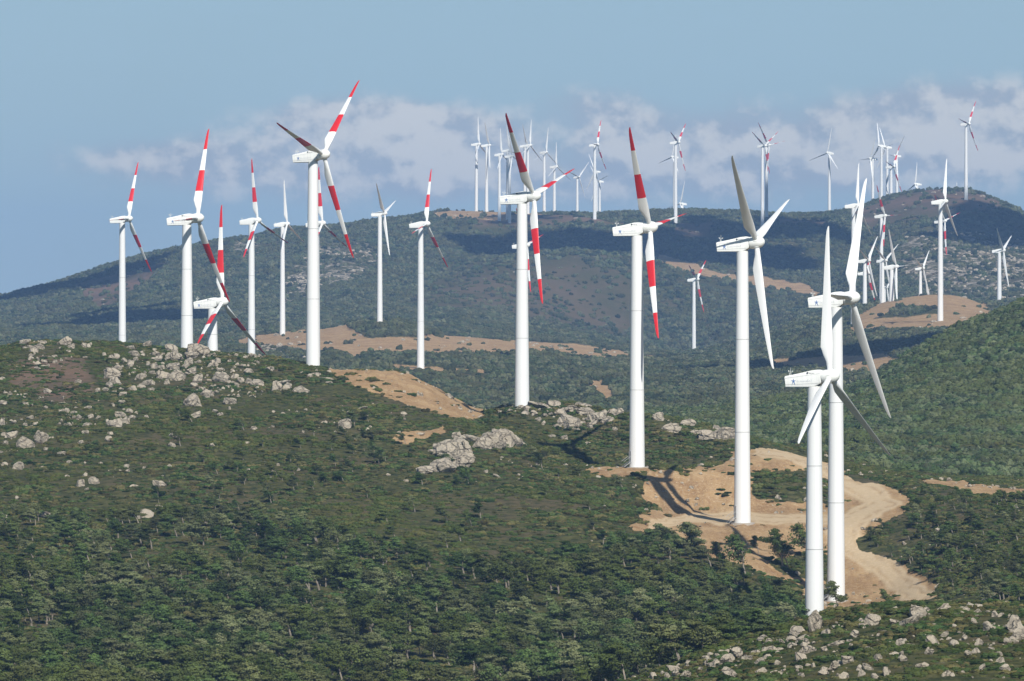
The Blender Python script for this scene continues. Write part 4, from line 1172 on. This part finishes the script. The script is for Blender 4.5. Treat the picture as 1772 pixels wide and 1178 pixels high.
def samples(n, p0, p1, d0, d1, tol, step=None):
    """area-uniform ground points between two directions and distances, seen or nearly seen"""
    p = rng.uniform(p0, p1, n)
    d = np.sqrt(rng.uniform(d0 ** 2, d1 ** 2, n))
    i = np.clip(np.searchsorted(px, p) - 1, 0, NXc - 2); j = np.clip(np.searchsorted(dd, d) - 1, 0, NDr - 2)
    ok = (YP[j, i] <= run[j, i] + tol) & (YP[j, i] < 1260)
    p, d, i, j = p[ok], d[ok], i[ok], j[ok]
    x = (p - CX) / F * d
    return x, d, ground_z(x, d), p, YP[j, i], soil[j, i], brown[j, i], rocky[j, i]


def clear_of(x, y, extra=2.0):
    ok = np.ones(len(x), bool)
    for (tx, ty) in TPOS:
        ok &= (x - tx) ** 2 + (y - ty) ** 2 > extra ** 2
    return ok


W_LL = [(-80, 885), (200, 905), (380, 895), (600, 925), (720, 975), (900, 990), (1150, 940), (1200, 962), (1320, 1010), (1400, 1050), (1410, 1180), (-80, 1260)]
W_SC = [(250, 850), (330, 790), (480, 770), (620, 750), (700, 790), (560, 860), (300, 900)]
W_RT = [(1480, 930), (1570, 885), (1600, 855), (1860, 868), (1860, 1050), (1650, 1050), (1600, 1000)]

# --- trees: countable ones first
tx, ty, tz, tp, tq, ts, tb_, trk = samples(60000, -60, 1832, 640, 1290, 30)
pf = np.zeros(len(tx))
clump = fbm(tx / 9, ty / 14, 3, 61)
pf[inpoly(tp, tq, W_LL) & (ty < 1050)] = .19
pf[inpoly(tp, tq, W_LL) & (ty < 1050) & (clump < -.04)] = .05
pf[inpoly(tp, tq, W_SC)] = .05
pf[inpoly(tp, tq, W_RT) & (ty > 700)] = .10
pf[(tp > 1440) & (ty < 900) & (tp < 1700)] *= .2
pf[(ty > 820) & (ty < 1100) & (tp > 300) & (tp < 1100) & (pf == 0)] = .006
sel = (rng.random(len(tx)) < pf) & (ts < .25) & clear_of(tx, ty, 3)
print('cand', int(sel.sum()))
tx, ty, tz, tp, tq = tx[sel], ty[sel], tz[sel], tp[sel], tq[sel]
th = rng.uniform(2.2, 4.3, len(tx)) * np.where(inpoly(tp, tq, W_SC), .75, 1) * np.where(tp > 1450, .75, 1)
th *= np.interp(tq, [880, 960, 1100], [.68, .85, 1.08])
big = np.argsort(-(th / ty))
print('near trees', len(tx))


def tree(loc, hh, var, label, group, rz=0.0, w_=1.0):
    t_ = obj('pine_tree', None, None, loc, (0, 0, rz), (hh * w_, hh * w_, hh))
    tag(t_, label, 'tree', group)
    obj('trunk', PINES[var][0], t_)
    c_ = obj('crown', PINES[var][1], t_)
    return t_, c_


EXTRA = [(1212, 968, 62, 0, 'tall thin crowned pine at the left edge of the sandy slope'), (1292, 1000, 72, 5, 'slim bare stemmed pine beside the tower shadow on the sand'),
         (1313, 958, 30, 1, 'small round pine alone on the sandy slope'), (1355, 985, 68, 3, 'spreading pine on the sandy slope below the pad turbine'), (1364, 985, 50, 2, 'slender pine touching the spreading one on the sandy slope'),
         (1400, 970, 62, 5, 'open crowned pine just left of the front turbine tower'), (1425, 980, 50, 5, 'bare bending pine between the two front towers'), (1452, 1068, 62, 3, 'dark pine before the foot of the tower beside the road'),
         (1540, 1052, 30, 6, 'small wind bent pine beside the dirt road'), (1375, 1090, 60, 0, 'thin pine left of the pointed standing stone'), (1345, 1085, 68, 4, 'dense pine at the edge of the wood near the front turbine'),
         (1180, 985, 34, 1, 'dark bushy pine at the corner of the sandy slope'), (1250, 985, 44, 4, 'dark rounded pine below the tall thin crowned one')]
crowns = []
for (a, b, hp, v_, lb) in EXTRA:
    X0, Y0, Z0 = hit(a, b, 680)
    _, c_ = tree((X0, Y0, Z0), hp / F * Y0, v_, lb, 'pines on the sandy slope', 0, 1.1)
    crowns.append(c_)
NT_ = 285
for n_, k in enumerate(big[:NT_]):
    zone = 'right' if tp[k] > 1450 else ('lower' if tq[k] > 1050 else 'upper')
    side_ = 'left' if tp[k] < 600 else ('middle' if tp[k] < 1050 else 'right')
    look = ['wide', 'full crowned', 'thin', 'slender', 'dense', 'sparse', 'bushy'][n_ % 7]
    cl_ = int(np.searchsorted([250, 500, 750, 1000, 1200, 1450], tp[k]))
    under = ['at the left edge of the wood', 'below the low pale boulder pair', 'below the orange soil slope', 'below the grey crag', 'below the red banded pad turbine', 'below the sandy embankment', 'right of the dirt road'][cl_]
    lb = '%s windswept pine %s, %s' % (look, under, 'frontmost rows' if tq[k] > 1090 else ('middle rows' if tq[k] > 1020 else 'back rows'))
    _, c_ = tree((tx[k], ty[k], tz[k]), th[k], n_ % 7, lb, 'windswept pines of the foreground wood' if zone != 'right' else 'pines right of the dirt road', float(rng.uniform(-.7, .7)), float(rng.uniform(1.25, 1.75)))
    crowns.append(c_)
# joined pine (trunk and crown) used as the source of the mass: taken from real trees' meshes
rest = big[NT_:]
rp = np.stack([tx[rest], ty[rest], tz[rest]], 1); rh = th[rest]
src = []
for v_ in range(7):
    src.append(next(c for c in crowns if c.data == PINES[v_][1]))
srct = [next(ch for ch in c.parent.children if ch.name.startswith('trunk')) for c in src]
sc3 = np.stack([rh * 1.5, rh * 1.5, rh], 1)
st0 = rng.bit_generator.state
scatter('pine_wood', rp, sc3, src, lean=.7)
rng.bit_generator.state = st0
scatter('pine_wood_stems', rp, sc3, srct, lean=.7)

# --- maquis scrub near: one countable bush supplies each mesh
fb = []
for k, (a, b) in enumerate(((1330, 845), (1370, 850), (1408, 858), (1395, 835))):
    X0, Y0, Z0 = hit(a, b, 700)
    o = obj('bush', BUSHES[k], None, (X0, Y0, Z0), (0, 0, k), (1.3, 1.3, .9))
    tag(o, ['leftmost dark bush of the green patch behind the sandy pad', 'second dark bush of the green patch behind the sandy pad', 'rightmost dark bush of the green patch behind the sandy pad', 'highest dark bush of the green patch behind the sandy pad'][k], 'bush', 'bushes behind the sandy pad')
    fb.append(o)
bx, by, bz, bp, bq, bs, bb_, bk = samples(150000, -80, 1850, 540, 1320, 14)
cl = fbm(bx / 5, by / 7, 4, 71); cl2 = fbm(bx / 30, by / 40, 3, 72)
pr = np.clip(.62 + cl * 2.4 + cl2 * 1.2, .30, 1) * (1 - .45 * bb_)
pr = np.where(bs > .2, np.where(cl > .12, .09, .006), pr)
pr = np.where(gsample(road, bp, by) > .15, 0, pr)
sel = (rng.random(len(bx)) < pr) & clear_of(bx, by, 1.8)
bx, by, bz, cl = bx[sel], by[sel], bz[sel], cl[sel]
sz_ = rng.uniform(.35, .85, len(bx)) * np.clip(1 + cl * 2, .6, 1.6)
print('near scrub', len(bx))
scatter('maquis_scrub', np.stack([bx, by, bz - .12], 1), np.stack([sz_ * 1.15, sz_ * 1.15, sz_ * rng.uniform(.55, .95, len(bx))], 1), fb)

# --- small stones near
sx_, sy_, sz2, sp_, sq_, ss_, sb_, sk_ = samples(90000, -80, 1850, 540, 1260, 10)
cl = fbm(sx_ / 14, sy_ / 18, 4, 81)
pr = np.clip((cl - .04) * .55, 0, .12) * ((sq_ < 860) | (sp_ > 1000))
for pl in FIELDS['L'] + FIELDS['C']:
    pr = np.where(inpoly(sp_, sq_, pl), np.clip(.22 + cl * 1.5, .02, .8), pr)
pr = np.where(inpoly(sp_, sq_, FIELDS['F'][0]) & (sy_ < 700), np.clip(.34 + cl * 1.2, .05, .8), pr)
pr = np.where(ss_ > .4, .05, pr)
pr = np.where(inpoly(sp_, sq_, [(1110, 815), (1200, 815), (1260, 880), (1120, 885)]), .12, pr)
pr = np.where(gsample(road, sp_, sy_) > .15, .004, pr)
sel = rng.random(len(sx_)) < pr
sx_, sy_, sz2 = sx_[sel], sy_[sel], sz2[sel]
q = rng.uniform(.08, 1, len(sx_)) ** 3.2 * .75 + .11
print('stones', len(sx_))
rsrc = []
for k, (a, b) in enumerate(((1150, 850), (1165, 868), (1135, 862), (1180, 840))):
    X0, Y0, Z0 = hit(a, b, 900)
    o = obj('stone', SMALL[k], None, (X0, Y0, Z0 + .1), (0, 0, k), (.4, .4, .35))
    tag(o, 'small %s stone on the sandy embankment' % ['leftish', 'lower', 'leftmost', 'upper'][k], 'stone', 'stones on the sandy embankment')
    rsrc.append(o)
scatter('loose_stones', np.stack([sx_, sy_, sz2 + q * .15], 1), np.stack([q, q * rng.uniform(.6, 1, len(q)), q * rng.uniform(.6, 1.3, len(q))], 1), rsrc, tip=1.0)

# --- right wooded hill and the valley behind (tree sized clumps)
fs = []
hs_ = []
for k, (a, b) in enumerate(((1500, 800), (1560, 790), (1640, 800))):
    X0, Y0, Z0 = hit(a, b, 1150)
    o = obj('bush', FARB[k], None, (X0, Y0, Z0), (0, 0, k), (1.6, 1.6, 1.4))
    tag(o, ['round bush at the foot of the wooded hill, nearest the towers', 'middle round bush at the foot of the wooded hill', 'right hand round bush at the foot of the wooded hill'][k], 'bush', 'bushes at the foot of the wooded hill')
    fs.append(o)
for k, (a, b) in enumerate(((1480, 765), (1600, 770), (1720, 740))):
    X0, Y0, Z0 = hit(a, b, 1150)
    o = obj('bush', HILLB[k], None, (X0, Y0, Z0), (0, 0, k), (1.8, 1.8, 1.7))
    tag(o, ['low round pine bush left on the wooded hill, between the tower and hill edge', 'low round pine bush on the middle of the wooded hill', 'low round pine bush towards the right of the wooded hill'][k], 'bush', 'bushes on the wooded hill')
    hs_.append(o)


def woods(name, n, p0, p1, d0, d1, smin, smax, dens, tol=10, tall=.9, src_=None):
    x, y, z, p, q_, s_, b_, k_ = samples(n, p0, p1, d0, d1, tol)
    L1 = 12 + (d0 - 1200) / 90.0
    c1 = fbm(x / L1, y / (L1 * 1.6), 4, 91); c2 = fbm(x / (L1 * 6), y / (L1 * 9), 3, 92)
    pr_ = np.clip(dens + c1 * 2.2 * dens + c2 * 1.8 * dens, .02, 1)
    pr_ = pr_ * (1 - .97 * sstep(b_, .1, .5)) * (1 - .85 * sstep(k_, .1, .5))
    ahead = gsample(soil, p, y + np.interp(y, [1200, 4500], [3, 90]))
    pr_ = pr_ * (1 - .8 * (ahead > .3))
    pr_ = np.where(s_ > .25, .004, pr_)
    sl = (rng.random(len(x)) < pr_) & clear_of(x, y, 3.5)
    x, y, z, c1 = x[sl], y[sl], z[sl], c1[sl]
    s0 = rng.uniform(smin, smax, len(x)) * np.clip(1 + c1 * .8, .7, 1.4)
    print(name, len(x))
    return scatter(name, np.stack([x, y, z - s0 * .15], 1), np.stack([s0, s0, s0 * rng.uniform(.6, 1.1, len(x)) * tall], 1), src_ or fs)


woods('wooded_hillside', 60000, 1100, 1900, 1180, 1850, 1.1, 2.3, .62, 10, 1.35, hs_)
woods('valley_woods', 120000, -80, 1850, 1850, 3300, 1.3, 2.8, .55, 10, 1.35)
woods('mountain_woods', 220000, -80, 1850, 3300, 4900, 1.6, 3.6, .52, 14, 1.4)

x, y, z, p_, q_, s_, b_, k_ = samples(160000, -80, 1850, 1200, 4900, 12)
c1 = fbm(x / 40, y / 60, 4, 95)
pr_ = np.where(k_ > .3, np.clip(.22 + c1 * 1.6, 0, .8), 0) + np.where(inpoly(p_, q_, [(1660, 590), (1790, 580), (1790, 730), (1700, 700)]), .05, 0)
pr_ += np.where((b_ > .4), np.clip(c1 - .05, 0, 1) * .12, 0) + np.where((s_ > .3) & (y > 1900), .006, 0) + .002
sl = rng.random(len(x)) < pr_
x, y, z = x[sl], y[sl], z[sl]
q = rng.uniform(.3, 1, len(x)) ** 2.5 * 1.7 * np.interp(y, [1200, 2000, 4000], [.45, .7, 1]) + .3
print('far stones', len(x))
scatter('outcrop_stones', np.stack([x, y, z + q * .2], 1), np.stack([q * 1.2, q * 1.2, q], 1), rsrc)

# ---------------------------------------------------------------- cumulus over the far hills (above the frame), casting the cloud shade seen on them
mc = bpy.data.materials.new('cloud'); mc.use_nodes = True
cb = mc.node_tree.nodes['Principled BSDF']; cb.inputs['Base Color'].default_value = (.9, .9, .9, 1); cb.inputs['Roughness'].default_value = 1
CH_ = 720.0
for ci, (gx, gy, rx, ry) in enumerate(((410, 4480, 85, 300), (340, 4230, 110, 60), (20, 4400, 90, 60), (150, 4360, 80, 50), (198, 4490, 42, 110), (350, 4500, 42, 110), (126, 4490, 30, 100), (-20, 4560, 26, 100), (-235, 3650, 50, 200), (150, 2520, 55, 130), (-330, 4300, 90, 160))):
    cxw = gx - SUND.x / -SUND.z * CH_; cyw = gy - SUND.y / -SUND.z * CH_
    bm = bmesh.new(); r = np.random.default_rng(300 + ci)
    for _ in range(26):
        a = r.uniform(0, 6.283); q_ = r.uniform(0, .85)
        rad = min(rx, ry) * r.uniform(.28, .55)
        mt = Matrix.Translation((math.cos(a) * q_ * rx, math.sin(a) * q_ * ry, r.uniform(-.1, .5) * rad)) @ Matrix.Diagonal((rad * r.uniform(.8, 1.5), rad * r.uniform(.8, 1.5), rad * .6, 1))
        bmesh.ops.create_icosphere(bm, subdivisions=3, radius=1, matrix=mt)
    co = np.array([v.co for v in bm.verts]); dsp = fbm(co[:, 0] / 30 + co[:, 2] / 20, co[:, 1] / 30 - co[:, 2] / 25, 5, 7 + ci) * 30
    for v, d_ in zip(bm.verts, dsp):
        v.co = v.co + v.co.normalized() * float(d_)
    me = bpy.data.meshes.new('cloud'); bm.to_mesh(me); bm.free(); me.materials.append(mc)
    me.polygons.foreach_set('use_smooth', np.ones(len(me.polygons), bool))
    o = obj('cloud', me, None, (cxw, cyw, CAMZ + CH_)); o['kind'] = 'structure'

# ---------------------------------------------------------------- haze: one closed box of thin air
zmin = float(Z.min()) - 1.0
hb = MB(); hb.box(-12600, 12600, -60, 9700, zmin - 1, CAMZ + 175)
mh = bpy.data.materials.new('haze'); mh.use_nodes = True
nt = mh.node_tree
for n_ in list(nt.nodes):
    nt.nodes.remove(n_)
pv = nt.nodes.new('ShaderNodeVolumePrincipled')
pv.inputs['Color'].default_value = (0.32, 0.55, 1.0, 1)
pv.inputs['Density'].default_value = 0.000082
pv.inputs['Anisotropy'].default_value = 0.0
om = nt.nodes.new('ShaderNodeOutputMaterial'); nt.links.new(pv.outputs[0], om.inputs['Volume'])
ho = obj('haze', hb.mesh('haze', mh)); ho['kind'] = 'stuff'
print('total objects', len(COL.objects))
